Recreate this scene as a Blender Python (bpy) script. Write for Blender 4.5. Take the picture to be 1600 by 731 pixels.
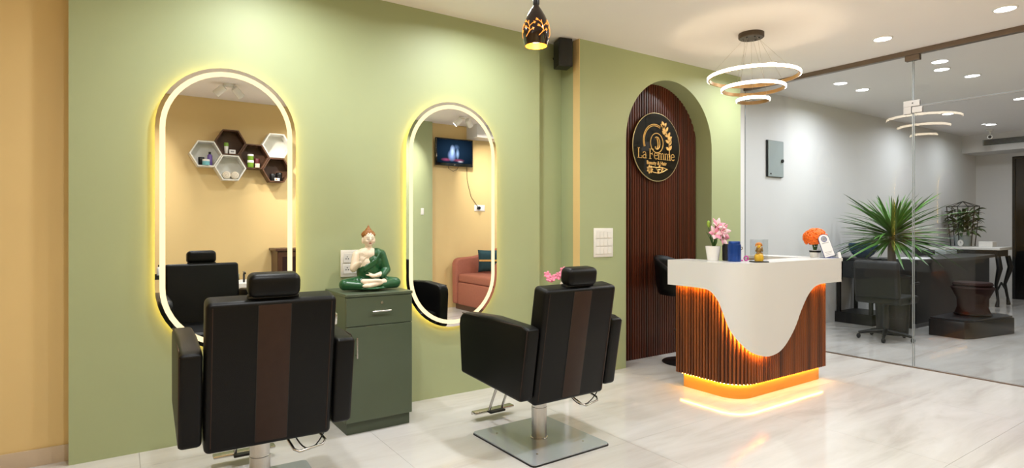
import bpy, bmesh, math, random
from mathutils import Vector, Matrix, Euler
random.seed(7)
PI = math.pi
for o in list(bpy.data.objects):
    bpy.data.objects.remove(o, do_unlink=True)
scn = bpy.context.scene
COL = scn.collection

# ------------------------------------------------------------------ camera, world, exposure
cam_d = bpy.data.cameras.new('camera')
cam = bpy.data.objects.new('camera', cam_d)
COL.objects.link(cam)
cam.location = (0, -3.89, 1.28)
cam.rotation_euler = (PI / 2, 0, -math.radians(34.25))
cam_d.sensor_width = 36
cam_d.lens = 905 / 1600 * 36
cam_d.shift_y = -12.5 / 1600
cam_d.clip_start = 0.02
scn.camera = cam
wd = bpy.data.worlds.new('world')
scn.world = wd
wd.use_nodes = True
wd.node_tree.nodes['Background'].inputs[0].default_value = (0.9, 0.93, 1, 1)
wd.node_tree.nodes['Background'].inputs[1].default_value = 0.02
scn.view_settings.view_transform = 'Standard'
scn.view_settings.look = 'None'
scn.view_settings.gamma = 1
scn.view_settings.use_curve_mapping = False
scn.view_settings.exposure = 0.17

CE = 2.87          # ceiling height
LAMP = 17.0        # watts of one main-room downlight
LAMP_BACK = 22.0   # watts of one back-room downlight


# ------------------------------------------------------------------ materials
def lin(v):
    v /= 255.0
    return v / 12.92 if v <= 0.04045 else ((v + 0.055) / 1.055) ** 2.4


def rgb(r, g, b):
    return (lin(r), lin(g), lin(b), 1)


MATS = {}


def mat(name, col, rough=0.5, metal=0.0, emit=None, estr=0.0, spec=0.5, noise=0.0, nscale=8.0, bump=0.0,
        bscale=80.0, coat=0.0, rnd=0.0, stretch=None, trans=0.0):
    """procedural principled material: base colour with optional noise, grain, bump and per-object variation"""
    m = bpy.data.materials.new(name)
    m.use_nodes = True
    nt = m.node_tree
    b = nt.nodes['Principled BSDF']
    b.inputs['Base Color'].default_value = col
    b.inputs['Roughness'].default_value = rough
    b.inputs['Metallic'].default_value = metal
    b.inputs['Specular IOR Level'].default_value = spec
    b.inputs['Coat Weight'].default_value = coat
    b.inputs['Coat Roughness'].default_value = 0.08
    b.inputs['Transmission Weight'].default_value = trans
    if emit:
        b.inputs['Emission Color'].default_value = emit
        b.inputs['Emission Strength'].default_value = estr
    tc = nt.nodes.new('ShaderNodeTexCoord')
    mp = nt.nodes.new('ShaderNodeMapping')
    nt.links.new(tc.outputs['Object'], mp.inputs['Vector'])
    if stretch:
        mp.inputs['Scale'].default_value = stretch
    src = None
    if noise > 0 or rnd > 0:
        hsv = nt.nodes.new('ShaderNodeHueSaturation')
        hsv.inputs['Color'].default_value = col
        nz = nt.nodes.new('ShaderNodeTexNoise')
        nz.inputs['Scale'].default_value = nscale
        nz.inputs['Detail'].default_value = 4
        nt.links.new(mp.outputs[0], nz.inputs['Vector'])
        mr = nt.nodes.new('ShaderNodeMapRange')
        mr.inputs[1].default_value = 0.3
        mr.inputs[2].default_value = 0.7
        mr.inputs[3].default_value = 1 - noise
        mr.inputs[4].default_value = 1 + noise
        nt.links.new(nz.outputs[0], mr.inputs[0])
        src = mr.outputs[0]
        if rnd > 0:
            oi = nt.nodes.new('ShaderNodeObjectInfo')
            m2 = nt.nodes.new('ShaderNodeMapRange')
            m2.inputs[3].default_value = 1 - rnd
            m2.inputs[4].default_value = 1 + rnd
            nt.links.new(oi.outputs['Random'], m2.inputs[0])
            mu = nt.nodes.new('ShaderNodeMath')
            mu.operation = 'MULTIPLY'
            nt.links.new(src, mu.inputs[0])
            nt.links.new(m2.outputs[0], mu.inputs[1])
            src = mu.outputs[0]
        nt.links.new(src, hsv.inputs['Value'])
        nt.links.new(hsv.outputs[0], b.inputs['Base Color'])
    if bump > 0:
        n2 = nt.nodes.new('ShaderNodeTexNoise')
        n2.inputs['Scale'].default_value = bscale
        n2.inputs['Detail'].default_value = 3
        nt.links.new(mp.outputs[0], n2.inputs['Vector'])
        bp = nt.nodes.new('ShaderNodeBump')
        bp.inputs['Strength'].default_value = bump
        bp.inputs['Distance'].default_value = 0.002
        nt.links.new(n2.outputs[0], bp.inputs['Height'])
        nt.links.new(bp.outputs[0], b.inputs['Normal'])
    MATS[name] = m
    return m


def glow(name, col, strength):
    m = bpy.data.materials.new(name)
    m.use_nodes = True
    nt = m.node_tree
    nt.nodes.remove(nt.nodes['Principled BSDF'])
    e = nt.nodes.new('ShaderNodeEmission')
    e.inputs[0].default_value = col
    e.inputs[1].default_value = strength
    nt.links.new(e.outputs[0], nt.nodes['Material Output'].inputs[0])
    MATS[name] = m
    return m


def pane(name, tint, ior=1.5):
    """sheet glass: tinted transparency plus fresnel reflection"""
    m = bpy.data.materials.new(name)
    m.use_nodes = True
    nt = m.node_tree
    nt.nodes.remove(nt.nodes['Principled BSDF'])
    t = nt.nodes.new('ShaderNodeBsdfTransparent')
    t.inputs[0].default_value = tint
    g = nt.nodes.new('ShaderNodeBsdfGlossy')
    g.inputs['Roughness'].default_value = 0.0
    g.inputs[0].default_value = (0.95, 0.97, 1, 1)
    f0 = ((ior - 1) / (ior + 1)) ** 2
    geo = nt.nodes.new('ShaderNodeNewGeometry')

    def mth(op, a, b=None):
        n_ = nt.nodes.new('ShaderNodeMath')
        n_.operation = op
        for i_, v_ in enumerate((a, b)):
            if v_ is None:
                continue
            if isinstance(v_, (int, float)):
                n_.inputs[i_].default_value = v_
            else:
                nt.links.new(v_, n_.inputs[i_])
        return n_.outputs[0]
    dt_ = nt.nodes.new('ShaderNodeVectorMath')
    dt_.operation = 'DOT_PRODUCT'
    nt.links.new(geo.outputs['Normal'], dt_.inputs[0])
    nt.links.new(geo.outputs['Incoming'], dt_.inputs[1])
    one = mth('SUBTRACT', 1.0, mth('ABSOLUTE', dt_.outputs['Value']))
    fac = mth('ADD', mth('MULTIPLY', mth('POWER', one, 5.0), 1 - f0), f0)
    mx = nt.nodes.new('ShaderNodeMixShader')
    nt.links.new(fac, mx.inputs[0])
    nt.links.new(t.outputs[0], mx.inputs[1])
    nt.links.new(g.outputs[0], mx.inputs[2])
    nt.links.new(mx.outputs[0], nt.nodes['Material Output'].inputs[0])
    MATS[name] = m
    return m


def marble(name):
    m = mat(name, rgb(214, 210, 204), rough=0.09, spec=0.5)
    nt = m.node_tree
    b = nt.nodes['Principled BSDF']
    geo = nt.nodes.new('ShaderNodeNewGeometry')
    mp = nt.nodes.new('ShaderNodeMapping')
    mp.inputs['Rotation'].default_value = (0, 0, 0.62)
    mp.inputs['Scale'].default_value = (0.55, 3.2, 1)
    nt.links.new(geo.outputs['Position'], mp.inputs[0])
    nz = nt.nodes.new('ShaderNodeTexNoise')
    nz.inputs['Scale'].default_value = 1.6
    nz.inputs['Detail'].default_value = 8
    nz.inputs['Roughness'].default_value = 0.62
    nz.inputs['Distortion'].default_value = 0.6
    nt.links.new(mp.outputs[0], nz.inputs['Vector'])
    cr = nt.nodes.new('ShaderNodeValToRGB')
    e = cr.color_ramp.elements
    e[0].position = 0.3
    e[0].color = rgb(190, 185, 180)
    e[1].position = 0.62
    e[1].color = rgb(212, 210, 207)
    k = cr.color_ramp.elements.new(0.46)
    k.color = rgb(205, 202, 198)
    nt.links.new(nz.outputs[0], cr.inputs[0])
    nt.links.new(cr.outputs[0], b.inputs['Base Color'])
    return m


def slatwood(name, c1, c2, rough=0.32):
    m = mat(name, c1, rough=rough, spec=0.5)
    nt = m.node_tree
    b = nt.nodes['Principled BSDF']
    tc = nt.nodes.new('ShaderNodeTexCoord')
    oi = nt.nodes.new('ShaderNodeObjectInfo')
    mp = nt.nodes.new('ShaderNodeMapping')
    mp.inputs['Scale'].default_value = (60, 60, 1.6)
    ad = nt.nodes.new('ShaderNodeVectorMath')
    ad.operation = 'ADD'
    nt.links.new(tc.outputs['Object'], mp.inputs[0])
    mul = nt.nodes.new('ShaderNodeMath')
    mul.operation = 'MULTIPLY'
    mul.inputs[1].default_value = 57
    nt.links.new(oi.outputs['Random'], mul.inputs[0])
    nt.links.new(mp.outputs[0], ad.inputs[0])
    nt.links.new(mul.outputs[0], ad.inputs[1])
    nz = nt.nodes.new('ShaderNodeTexNoise')
    nz.inputs['Scale'].default_value = 1.0
    nz.inputs['Detail'].default_value = 4
    nt.links.new(ad.outputs[0], nz.inputs['Vector'])
    mx = nt.nodes.new('ShaderNodeMath')
    mx.operation = 'MULTIPLY_ADD'
    mx.inputs[1].default_value = 0.7
    nt.links.new(oi.outputs['Random'], mx.inputs[0])
    nt.links.new(nz.outputs[0], mx.inputs[2])
    cr = nt.nodes.new('ShaderNodeValToRGB')
    cr.color_ramp.elements[0].position = 0.35
    cr.color_ramp.elements[0].color = c1
    cr.color_ramp.elements[1].position = 1.1
    cr.color_ramp.elements[1].color = c2
    nt.links.new(mx.outputs[0], cr.inputs[0])
    nt.links.new(cr.outputs[0], b.inputs['Base Color'])
    return m


M_GREEN = mat('green_wall_paint', rgb(163, 173, 131), 0.55, noise=0.02, nscale=2, bump=0.05, bscale=250)
M_YELLOW = mat('yellow_wall_paint', rgb(222, 194, 136), 0.55, noise=0.02, nscale=2, bump=0.05, bscale=250)
M_WHITE = mat('white_wall_paint', rgb(222, 222, 222), 0.6, noise=0.01, nscale=2, bump=0.04, bscale=250)
M_CEIL = mat('ceiling_paint', rgb(240, 235, 233), 0.7, noise=0.01, nscale=2)
M_MARBLE = marble('marble_tile')
M_GROUT = mat('grout', rgb(178, 170, 160), 0.8, noise=0.05)
M_BEIGE = mat('beige_skirting_tile', rgb(196, 178, 155), 0.3, noise=0.05, nscale=6)
M_SLAT = slatwood('walnut_slat', rgb(38, 16, 9), rgb(86, 38, 20))
M_SLAT_B = slatwood('teak_slat', rgb(66, 32, 14), rgb(130, 70, 30))
M_CORE = mat('dark_wood_core', rgb(30, 13, 8), 0.6, noise=0.2, nscale=20)
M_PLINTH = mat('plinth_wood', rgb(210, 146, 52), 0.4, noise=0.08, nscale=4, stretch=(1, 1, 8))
M_COUNTER = mat('white_solid_surface', rgb(220, 219, 217), 0.25, noise=0.01, nscale=3)
M_TAN = mat('tan_laminate', rgb(170, 150, 128), 0.5, noise=0.04, nscale=10)
M_CAB = mat('sage_cabinet_laminate', rgb(80, 91, 72), 0.38, noise=0.03, nscale=5)
M_CABD = mat('sage_cabinet_edge', rgb(68, 78, 61), 0.45, noise=0.03, nscale=5)
M_STEEL = mat('brushed_steel', rgb(200, 198, 194), 0.25, 1.0, noise=0.03, nscale=30)
M_CHROME = mat('polished_steel_plate', rgb(186, 194, 203), 0.16, 0.4, noise=0.04, nscale=3)
M_LEATHER = mat('black_leather', rgb(11, 11, 11), 0.4, spec=0.2, noise=0.1, nscale=20, bump=0.25, bscale=260)
M_BROWN = mat('brown_leather', rgb(50, 35, 28), 0.42, spec=0.2, noise=0.1, nscale=20, bump=0.25, bscale=260)
M_RUBBER = mat('black_rubber', rgb(18, 18, 18), 0.6, noise=0.1)
M_BLACK = mat('black_plastic', rgb(16, 16, 17), 0.4, noise=0.05)
M_GLOSSBLK = mat('black_acrylic', rgb(20, 21, 20), 0.04, noise=0.03, coat=0.3)
M_GOLD = mat('gold_foil', rgb(236, 190, 112), 0.4, 0.3, emit=rgb(226, 178, 98), estr=0.0, noise=0.12, nscale=40)
M_PALEGOLD = mat('pale_gold_trim', rgb(208, 190, 140), 0.3, 0.6, noise=0.05)
M_MIRROR = mat('silvered_mirror', (0.93, 0.94, 0.93, 1), 0.0, 1.0)
M_PLATE = mat('white_switch_plastic', rgb(232, 230, 224), 0.35, noise=0.01)
M_PLATE2 = mat('grey_switch_line', rgb(190, 188, 182), 0.4, noise=0.02)
M_SATIN = mat('satin_steel', rgb(160, 156, 152), 0.4, 0.3, noise=0.02)
M_TRACK = mat('bronze_rail', rgb(120, 104, 90), 0.4, 0.4, noise=0.08, nscale=10, stretch=(8, 1, 8))
M_EDGE = mat('polished_glass_edge', rgb(150, 158, 160), 0.15, noise=0.03, spec=0.8)
M_BRONZE = mat('bronze_canopy', rgb(86, 74, 62), 0.45, 0.5, noise=0.05)
M_RINGM = mat('champagne_ring_metal', rgb(176, 142, 98), 0.35, 0.4, noise=0.04)
M_WIRE = mat('thin_wire', rgb(190, 180, 168), 0.4, 0.3)
M_SHADE = mat('dark_pendant_metal', rgb(32, 18, 16), 0.12, 0.2, noise=0.1, coat=0.5)
M_SHADEIN = mat('copper_inner', rgb(230, 140, 40), 0.35, 0.3, noise=0.05)
M_GREYBOX = mat('grey_panel_metal', rgb(158, 168, 168), 0.45, noise=0.03)
M_DARKM = mat('dark_metal', rgb(40, 42, 44), 0.4, 0.4, noise=0.05)
M_CHAR = mat('charcoal_laminate', rgb(30, 33, 36), 0.4, noise=0.08, nscale=6)
M_BLACKW = mat('black_wood', rgb(11, 10, 10), 0.5, noise=0.2, nscale=8)
M_DKRED = mat('dark_red_vinyl', rgb(40, 18, 15), 0.75, spec=0.2, noise=0.12, nscale=8)
M_TERRA = mat('terracotta_fabric', rgb(160, 96, 76), 0.85, noise=0.06, nscale=40, bump=0.3, bscale=400)
M_TEAL = mat('teal_fabric', rgb(30, 66, 74), 0.8, noise=0.08, nscale=40, bump=0.3, bscale=400)
M_HEXW = mat('white_shelf_paint', rgb(226, 224, 216), 0.5, noise=0.03)
M_HEXB = mat('brown_shelf_wood', rgb(86, 54, 30), 0.5, noise=0.15, nscale=14, stretch=(1, 6, 6))
M_LEAF = mat('lily_leaf', rgb(58, 98, 40), 0.45, noise=0.15, nscale=15)
M_BUD = mat('lily_bud', rgb(140, 170, 60), 0.5, noise=0.1, nscale=15)
M_PETAL = mat('pink_petal', rgb(232, 150, 176), 0.55, noise=0.12, nscale=22)
M_PETALW = mat('pale_petal', rgb(240, 205, 212), 0.55, noise=0.06, nscale=22)
M_HOTPINK = mat('hot_pink_petal', rgb(236, 140, 168), 0.55, noise=0.2, nscale=30)
M_ORANGE = mat('orange_petal', rgb(242, 112, 16), 0.55, noise=0.15, nscale=30)
M_YUCCA = mat('yucca_leaf', rgb(66, 112, 38), 0.4, noise=0.22, nscale=5, rnd=0.35)
M_FERN = mat('dark_foliage', rgb(50, 72, 34), 0.5, noise=0.3, nscale=12, rnd=0.3)
M_TRUNK = mat('plant_trunk', rgb(84, 70, 50), 0.8, noise=0.2, nscale=20)
M_SOIL = mat('potting_soil', rgb(46, 34, 24), 0.9, noise=0.3, nscale=40)
M_BLUE = mat('blue_anodised', rgb(14, 62, 140), 0.3, 0.3, noise=0.04, nscale=6)
M_NAVY = mat('blue_glaze', rgb(24, 70, 108), 0.2, noise=0.15, nscale=6)
M_PORC = mat('white_ceramic', rgb(238, 236, 232), 0.25, noise=0.01)
M_STATUE = mat('cream_statue_paint', rgb(232, 216, 192), 0.45, noise=0.03, nscale=30)
M_ROBE = mat('green_robe_paint', rgb(30, 84, 48), 0.32, noise=0.12, nscale=26)
M_HAIR = mat('gold_hair_paint', rgb(140, 88, 26), 0.45, noise=0.2, nscale=60, bump=0.8, bscale=90)
M_INK = mat('black_ink', rgb(24, 20, 20), 0.5)
M_LIP = mat('red_lip_paint', rgb(150, 50, 44), 0.5)
M_PAPER = mat('white_paper', rgb(236, 236, 238), 0.6, noise=0.02)
M_INKB = mat('blue_print', rgb(70, 84, 150), 0.5, noise=0.05)
M_INKG = mat('grey_print', rgb(150, 152, 158), 0.6, noise=0.05)
M_STANDB = mat('blue_acrylic', rgb(36, 52, 120), 0.25, noise=0.04)
M_YFIG = mat('yellow_figurine', rgb(232, 180, 40), 0.4, noise=0.12, nscale=30)
M_OFIG = mat('orange_figurine', rgb(224, 140, 60), 0.5, noise=0.15, nscale=40)
M_BFIG = mat('brown_gold_figurine', rgb(150, 112, 60), 0.4, 0.2, noise=0.5, nscale=60)
M_PURPLE = mat('purple_plastic', rgb(110, 84, 160), 0.4, noise=0.05)
M_AQUA = mat('aqua_plastic', rgb(120, 190, 200), 0.4, noise=0.05)
M_LIME = mat('lime_plastic', rgb(120, 160, 50), 0.4, noise=0.08)
M_MAROON = mat('maroon_plastic', rgb(96, 28, 34), 0.4, noise=0.08)
M_CREAM = mat('cream_cotton', rgb(230, 220, 200), 0.9, noise=0.04, bump=0.4, bscale=200)
M_DWOOD = mat('dark_cabinet_wood', rgb(74, 44, 26), 0.35, noise=0.2, nscale=10, stretch=(6, 6, 1))
M_MAGENTA = mat('magenta_plastic', rgb(206, 70, 170), 0.4, noise=0.05)
M_GRYDK = mat('dark_door_glass', rgb(18, 18, 18), 0.15, noise=0.05)

G_LAMP = glow('downlight_lens', (1, 0.96, 0.9, 1), 14)
G_LAMPC = glow('cool_downlight_lens', (0.95, 0.98, 1, 1), 14)
G_MIRROR = glow('mirror_led_band', (1, 0.82, 0.46, 1), 1.3)
G_HALO = glow('mirror_halo_led', (1, 0.62, 0.13, 1), 14)
G_RING = glow('ring_led', (1, 0.80, 0.55, 1), 22.0)
G_BULB = glow('pendant_bulb', (1, 0.75, 0.35, 1), 30)
G_CUT = glow('pendant_cutout_glow', (1, 0.30, 0.05, 1), 2.2)
G_LED = glow('counter_led', (1, 0.45, 0.05, 1), 170)
G_LEDF = glow('counter_floor_led', (1, 0.52, 0.10, 1), 52)
P_GLASS = pane('clear_sheet_glass', (0.92, 0.93, 0.935, 1), 1.3)
P_CASE = pane('display_case_glass', (0.96, 0.97, 0.97, 1), 1.3)


# ------------------------------------------------------------------ mesh helpers
class MB:
    def __init__(self):
        self.v = []
        self.f = []

    def add(self, vs, fs, M=None):
        o = len(self.v)
        for p in vs:
            p = Vector(p)
            self.v.append(M @ p if M else p)
        for f in fs:
            self.f.append([o + i for i in f])
        return self

    def box(self, x0, x1, y0, y1, z0, z1, M=None):
        vs = [(x, y, z) for z in (z0, z1) for y in (y0, y1) for x in (x0, x1)]
        return self.add(vs, [(0, 2, 3, 1), (4, 5, 7, 6), (0, 1, 5, 4), (2, 6, 7, 3), (0, 4, 6, 2), (1, 3, 7, 5)], M)

    def cyl(self, p0, p1, r0, r1=None, n=16, M=None):
        r1 = r0 if r1 is None else r1
        return self.tube([p0, p1], [r0, r1], n, M=M)

    def tube(self, path, r, n=10, closed=False, caps=True, M=None):
        path = [Vector(p) for p in path]
        m = len(path)
        rs = r if isinstance(r, (list, tuple)) else [r] * m
        vs, fs = [], []
        up = None
        for i, p in enumerate(path):
            if closed:
                t = path[(i + 1) % m] - path[i - 1]
            else:
                t = path[min(i + 1, m - 1)] - path[max(i - 1, 0)]
            t.normalize()
            if up is None:
                up = Vector((0, 0, 1)) if abs(t.z) < 0.9 else Vector((0, 1, 0))
            a = t.cross(up)
            if a.length < 1e-6:
                a = t.cross(Vector((1, 0, 0)))
            a.normalize()
            b = a.cross(t)
            up = b
            for k in range(n):
                w = 2 * PI * k / n
                vs.append(p + a * math.cos(w) * rs[i] + b * math.sin(w) * rs[i])
        for i in range(m if closed else m - 1):
            j = (i + 1) % m
            for k in range(n):
                l = (k + 1) % n
                fs.append((i * n + k, i * n + l, j * n + l, j * n + k))
        if not closed and caps:
            fs.append(tuple(range(n))[::-1])
            fs.append(tuple((m - 1) * n + k for k in range(n)))
        return self.add(vs, fs, M)

    def lathe(self, prof, c=(0, 0, 0), n=28, M=None, caps=True):
        vs, fs = [], []
        m = len(prof)
        for (r, z) in prof:
            for k in range(n):
                w = 2 * PI * k / n
                vs.append((c[0] + r * math.cos(w), c[1] + r * math.sin(w), c[2] + z))
        for i in range(m - 1):
            for k in range(n):
                l = (k + 1) % n
                fs.append((i * n + k, i * n + l, (i + 1) * n + l, (i + 1) * n + k))
        loop = prof[0] == prof[-1]
        if prof[0][0] > 1e-5 and not loop and caps:
            fs.append(tuple(range(n))[::-1])
        if prof[-1][0] > 1e-5 and not loop and caps:
            fs.append(tuple((m - 1) * n + k for k in range(n)))
        return self.add(vs, fs, M)

    def ell(self, c, r, nu=16, nv=10, rot=None):
        if not isinstance(r, (list, tuple)):
            r = (r, r, r)
        R = Euler(rot).to_matrix().to_4x4() if rot else Matrix()
        M = Matrix.Translation(c) @ R @ Matrix.Diagonal((r[0], r[1], r[2], 1))
        vs = [(0, 0, -1)]
        fs = []
        for j in range(1, nv):
            t = -PI / 2 + PI * j / nv
            for k in range(nu):
                w = 2 * PI * k / nu
                vs.append((math.cos(t) * math.cos(w), math.cos(t) * math.sin(w), math.sin(t)))
        vs.append((0, 0, 1))
        L = len(vs) - 1
        for k in range(nu):
            l = (k + 1) % nu
            fs.append((0, 1 + l, 1 + k))
            fs.append((L, L - nu + k, L - nu + l))
            for j in range(nv - 2):
                a = 1 + j * nu
                fs.append((a + k, a + l, a + nu + l, a + nu + k))
        return self.add(vs, fs, M)

    def cap(self, p0, p1, r0, r1, n=14):
        """tapered limb with rounded ends"""
        self.tube([p0, p1], [r0, r1], n)
        self.ell(p0, r0, n, 8)
        self.ell(p1, r1, n, 8)
        return self

    def prism(self, poly, a, b, axis='y', M=None):
        n = len(poly)

        def P(u, w, d):
            return {'y': (u, d, w), 'x': (d, u, w), 'z': (u, w, d)}[axis]
        vs = [P(u, w, a) for u, w in poly] + [P(u, w, b) for u, w in poly]
        fs = [tuple(range(n)), tuple(range(2 * n - 1, n - 1, -1))]
        for i in range(n):
            j = (i + 1) % n
            fs.append((i, i + n, j + n, j))
        return self.add(vs, fs, M)

    def mesh(self, name, m, smooth=None, bevel=0.0, seg=2):
        me = bpy.data.meshes.new(name)
        bm = bmesh.new()
        bv = [bm.verts.new(p) for p in self.v]
        for f in self.f:
            try:
                bm.faces.new([bv[i] for i in f])
            except ValueError:
                pass
        bmesh.ops.recalc_face_normals(bm, faces=bm.faces)
        if bevel > 0:
            es = [e for e in bm.edges if len(e.link_faces) == 2 and e.calc_face_angle(0) > 0.5]
            bmesh.ops.bevel(bm, geom=es, offset=bevel, segments=seg, affect='EDGES', profile=0.5)
        if smooth:
            for f in bm.faces:
                f.smooth = True
        bm.to_mesh(me)
        bm.free()
        if smooth:
            me.set_sharp_from_angle(angle=math.radians(smooth))
        me.materials.append(m)
        return me

    def build(self, name, m, parent=None, smooth=None, bevel=0.0, seg=2, loc=None, rot=None):
        return link(name, self.mesh(name, m, smooth, bevel, seg), parent, loc, rot)


def link(name, me, parent=None, loc=None, rot=None, scale=None):
    o = bpy.data.objects.new(name, me)
    COL.objects.link(o)
    if parent:
        o.parent = parent
    if loc:
        o.location = loc
    if rot:
        o.rotation_euler = rot
    if scale:
        o.scale = scale
    return o


def tag(o, label, cat, group=None, kind=None):
    o['label'] = label
    o['category'] = cat
    if group:
        o['group'] = group
    if kind:
        o['kind'] = kind
    return o


def thing(name, label, cat, loc=(0, 0, 0), rz=0, group=None, kind=None):
    o = bpy.data.objects.new(name, None)
    COL.objects.link(o)
    o.empty_display_size = 0.05
    o.location = loc
    o.rotation_euler = (0, 0, rz)
    return tag(o, label, cat, group, kind)


def struct(o, label, cat):
    return tag(o, label, cat, kind='structure')


def rbox(name, size, loc, m, parent=None, bevel=0.02, seg=4, rot=None, smooth=60):
    x, y, z = size[0] / 2, size[1] / 2, size[2] / 2
    return MB().box(-x, x, -y, y, -z, z).build(name, m, parent, smooth, bevel, seg, loc, rot)


def copy_tree(o, parent=None):
    c = o.copy()
    COL.objects.link(c)
    c.parent = parent
    for ch in list(o.children):
        copy_tree(ch, c)
    return c


def remesh(o, vox, it=6):
    r = o.modifiers.new('blend', 'REMESH')
    r.mode = 'VOXEL'
    r.voxel_size = vox
    r.use_smooth_shade = True
    if it:
        s = o.modifiers.new('soften', 'SMOOTH')
        s.iterations = it
        s.factor = 0.5
    return o


def lamp(name, parent, loc, energy, size, col, spread=140, rot=None):
    L = bpy.data.lights.new(name, 'AREA')
    L.shape = 'DISK'
    L.size = size
    L.energy = energy
    L.color = col
    L.spread = math.radians(spread)
    o = link(name, L, parent, loc, rot)
    return o


# ------------------------------------------------------------------ structure: floor, ceiling, walls
XL, XG, XF = -2.4, 5.95, 13.0
YB, YO = 0.10, -4.26
floor = MB().box(XL - .1, XF + .1, YO - .1, YB + .1, -0.12, -0.012).build('floor', M_GROUT)
struct(floor, 'polished pale marble tile floor running through both rooms', 'floor')
TS = 1.2
tile_me = MB().box(0.0007, TS - 0.0007, 0.0007, TS - 0.0007, -0.012, 0).mesh('tile', M_MARBLE)
y = -2.64 - 2 * TS
while y < YB:
    x = XL + 0.1 - TS
    while x < XF:
        x0, x1 = max(x, XL), min(x + TS, XF)
        y0, y1 = max(y, YO), min(y + TS, YB)
        if x1 - x0 > .01 and y1 - y0 > .01:
            if x1 - x0 > TS - 1e-6 and y1 - y0 > TS - 1e-6:
                link('floor_tile', tile_me, floor, (x, y, 0))
            else:
                MB().box(x0 + .0007, x1 - .0007, y0 + .0007, y1 - .0007, -0.012, 0).build('floor_tile', M_MARBLE, floor)
        x += TS
    y += TS

ceil = MB().box(XL - .1, XF + .1, YO - .1, YB + .1, CE, CE + 0.1).build('ceiling', M_CEIL)
struct(ceil, 'plain off-white ceiling with recessed round downlights', 'ceiling')

w = MB().box(XL - .1, 2.95, YB, YB + .1, 0, CE).build('wall_back', M_YELLOW)
struct(w, 'yellow painted wall left of the green mirror panel', 'wall')
w = MB().box(2.95, 3.6, YB, YB + .1, 0, CE).build('wall_recess', M_GREEN)
struct(w, 'narrow recessed green wall strip between mirror panel and arch wall', 'wall')
w = MB().box(3.6, XF + .1, YB, YB + .1, 0, CE).build('wall_white', M_WHITE)
struct(w, 'long white wall behind the glass partition', 'wall')
w = MB().box(-0.217, 2.928, 0, YB, 0, CE).build('wall_mirror', M_GREEN)
struct(w, 'wide sage green wall panel carrying the two lit mirrors', 'wall')
w = MB().box(XL - .1, XF + .1, YO - .1, YO, 0, CE).build('wall_front', M_YELLOW)
struct(w, 'yellow wall opposite the mirrors, seen in their reflection', 'wall')
w = MB().box(XL - .1, XL, YO, YB, 0, CE).build('wall_left', M_YELLOW)
struct(w, 'yellow end wall of the salon', 'wall')
w = MB().box(2.7, 3.97, YO, -4.17, 0, CE).build('wall_pier', M_GREEN)
struct(w, 'green wall pier beside the television, seen in the mirror', 'wall')

# skirting tiles on the yellow wall
bb = None
x = -0.219
k = 0
bb = MB().box(XL, -0.219, 0.094, YB, 0, 0.088).build('baseboard_back', M_GROUT)
struct(bb, 'beige stone skirting along the yellow wall', 'baseboard')
x = -0.219
while x > XL:
    x0 = max(x - 0.6, XL)
    MB().box(x0 + .001, x - .001, 0.086, 0.0945, 0.0, 0.09).build('skirting_tile', M_BEIGE, bb, bevel=.001, seg=1)
    x -= 0.6

# niche wall with arch
YN = -0.15
AX0, AX1, ASP = 3.79, 5.012, 2.062
AR = (AX1 - AX0) / 2
ACX = (AX0 + AX1) / 2
XB0, XB1 = 3.245, 5.50
mb = MB()
mb.box(XB0, AX0, YN, YB, 0, CE)
mb.box(AX1, XB1, YN, YB, 0, CE)
N = 40
for i in range(N):
    a0, a1 = PI - PI * i / N, PI - PI * (i + 1) / N
    x0, z0 = ACX + AR * math.cos(a0), ASP + AR * math.sin(a0)
    x1, z1 = ACX + AR * math.cos(a1), ASP + AR * math.sin(a1)
    mb.prism([(x0, z0), (x1, z1), (x1, CE), (x0, CE)], YN, YB - 0.001)
w = mb.build('wall_niche', M_GREEN)
struct(w, 'green wall with tall arched niche behind the reception counter', 'wall')
t = MB().box(XB0 - 0.006, XB0, YN + 0.002, YN + 0.085, 0, CE).build('trim_1', M_YELLOW)
struct(t, 'narrow yellow strip down the left edge of the arch wall', 'trim')

# slatted panel in the niche
pan = thing('slatted_panel', 'dark walnut vertical slat panel filling the arched niche', 'panel', (ACX, 0.06, 0))
poly = [(AX0 - ACX, 0), (AX1 - ACX, 0)] + [(AR * math.cos(PI * i / 40), ASP + AR * math.sin(PI * i / 40)) for i in range(41)]
MB().prism(poly, 0.0, 0.035).build('backing_board', M_CORE, pan)
pitch = 0.0325
prof = [(-.0125, 0), (-.0125, -.018), (-.008, -.026), (.008, -.026), (.0125, -.018), (.0125, 0)]
slat_me = MB().prism(prof, 0, 1, axis='z').mesh('slat', M_SLAT)
n = int((AX1 - AX0) / pitch)
for i in range(n):
    x = -((n - 1) / 2) * pitch + i * pitch
    xx = max(abs(x) - 0.0125, 0)
    h = ASP + math.sqrt(max(AR * AR - xx * xx, 0))
    link('slat', slat_me, pan, (x, 0, 0), scale=(1, 1, h))

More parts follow.
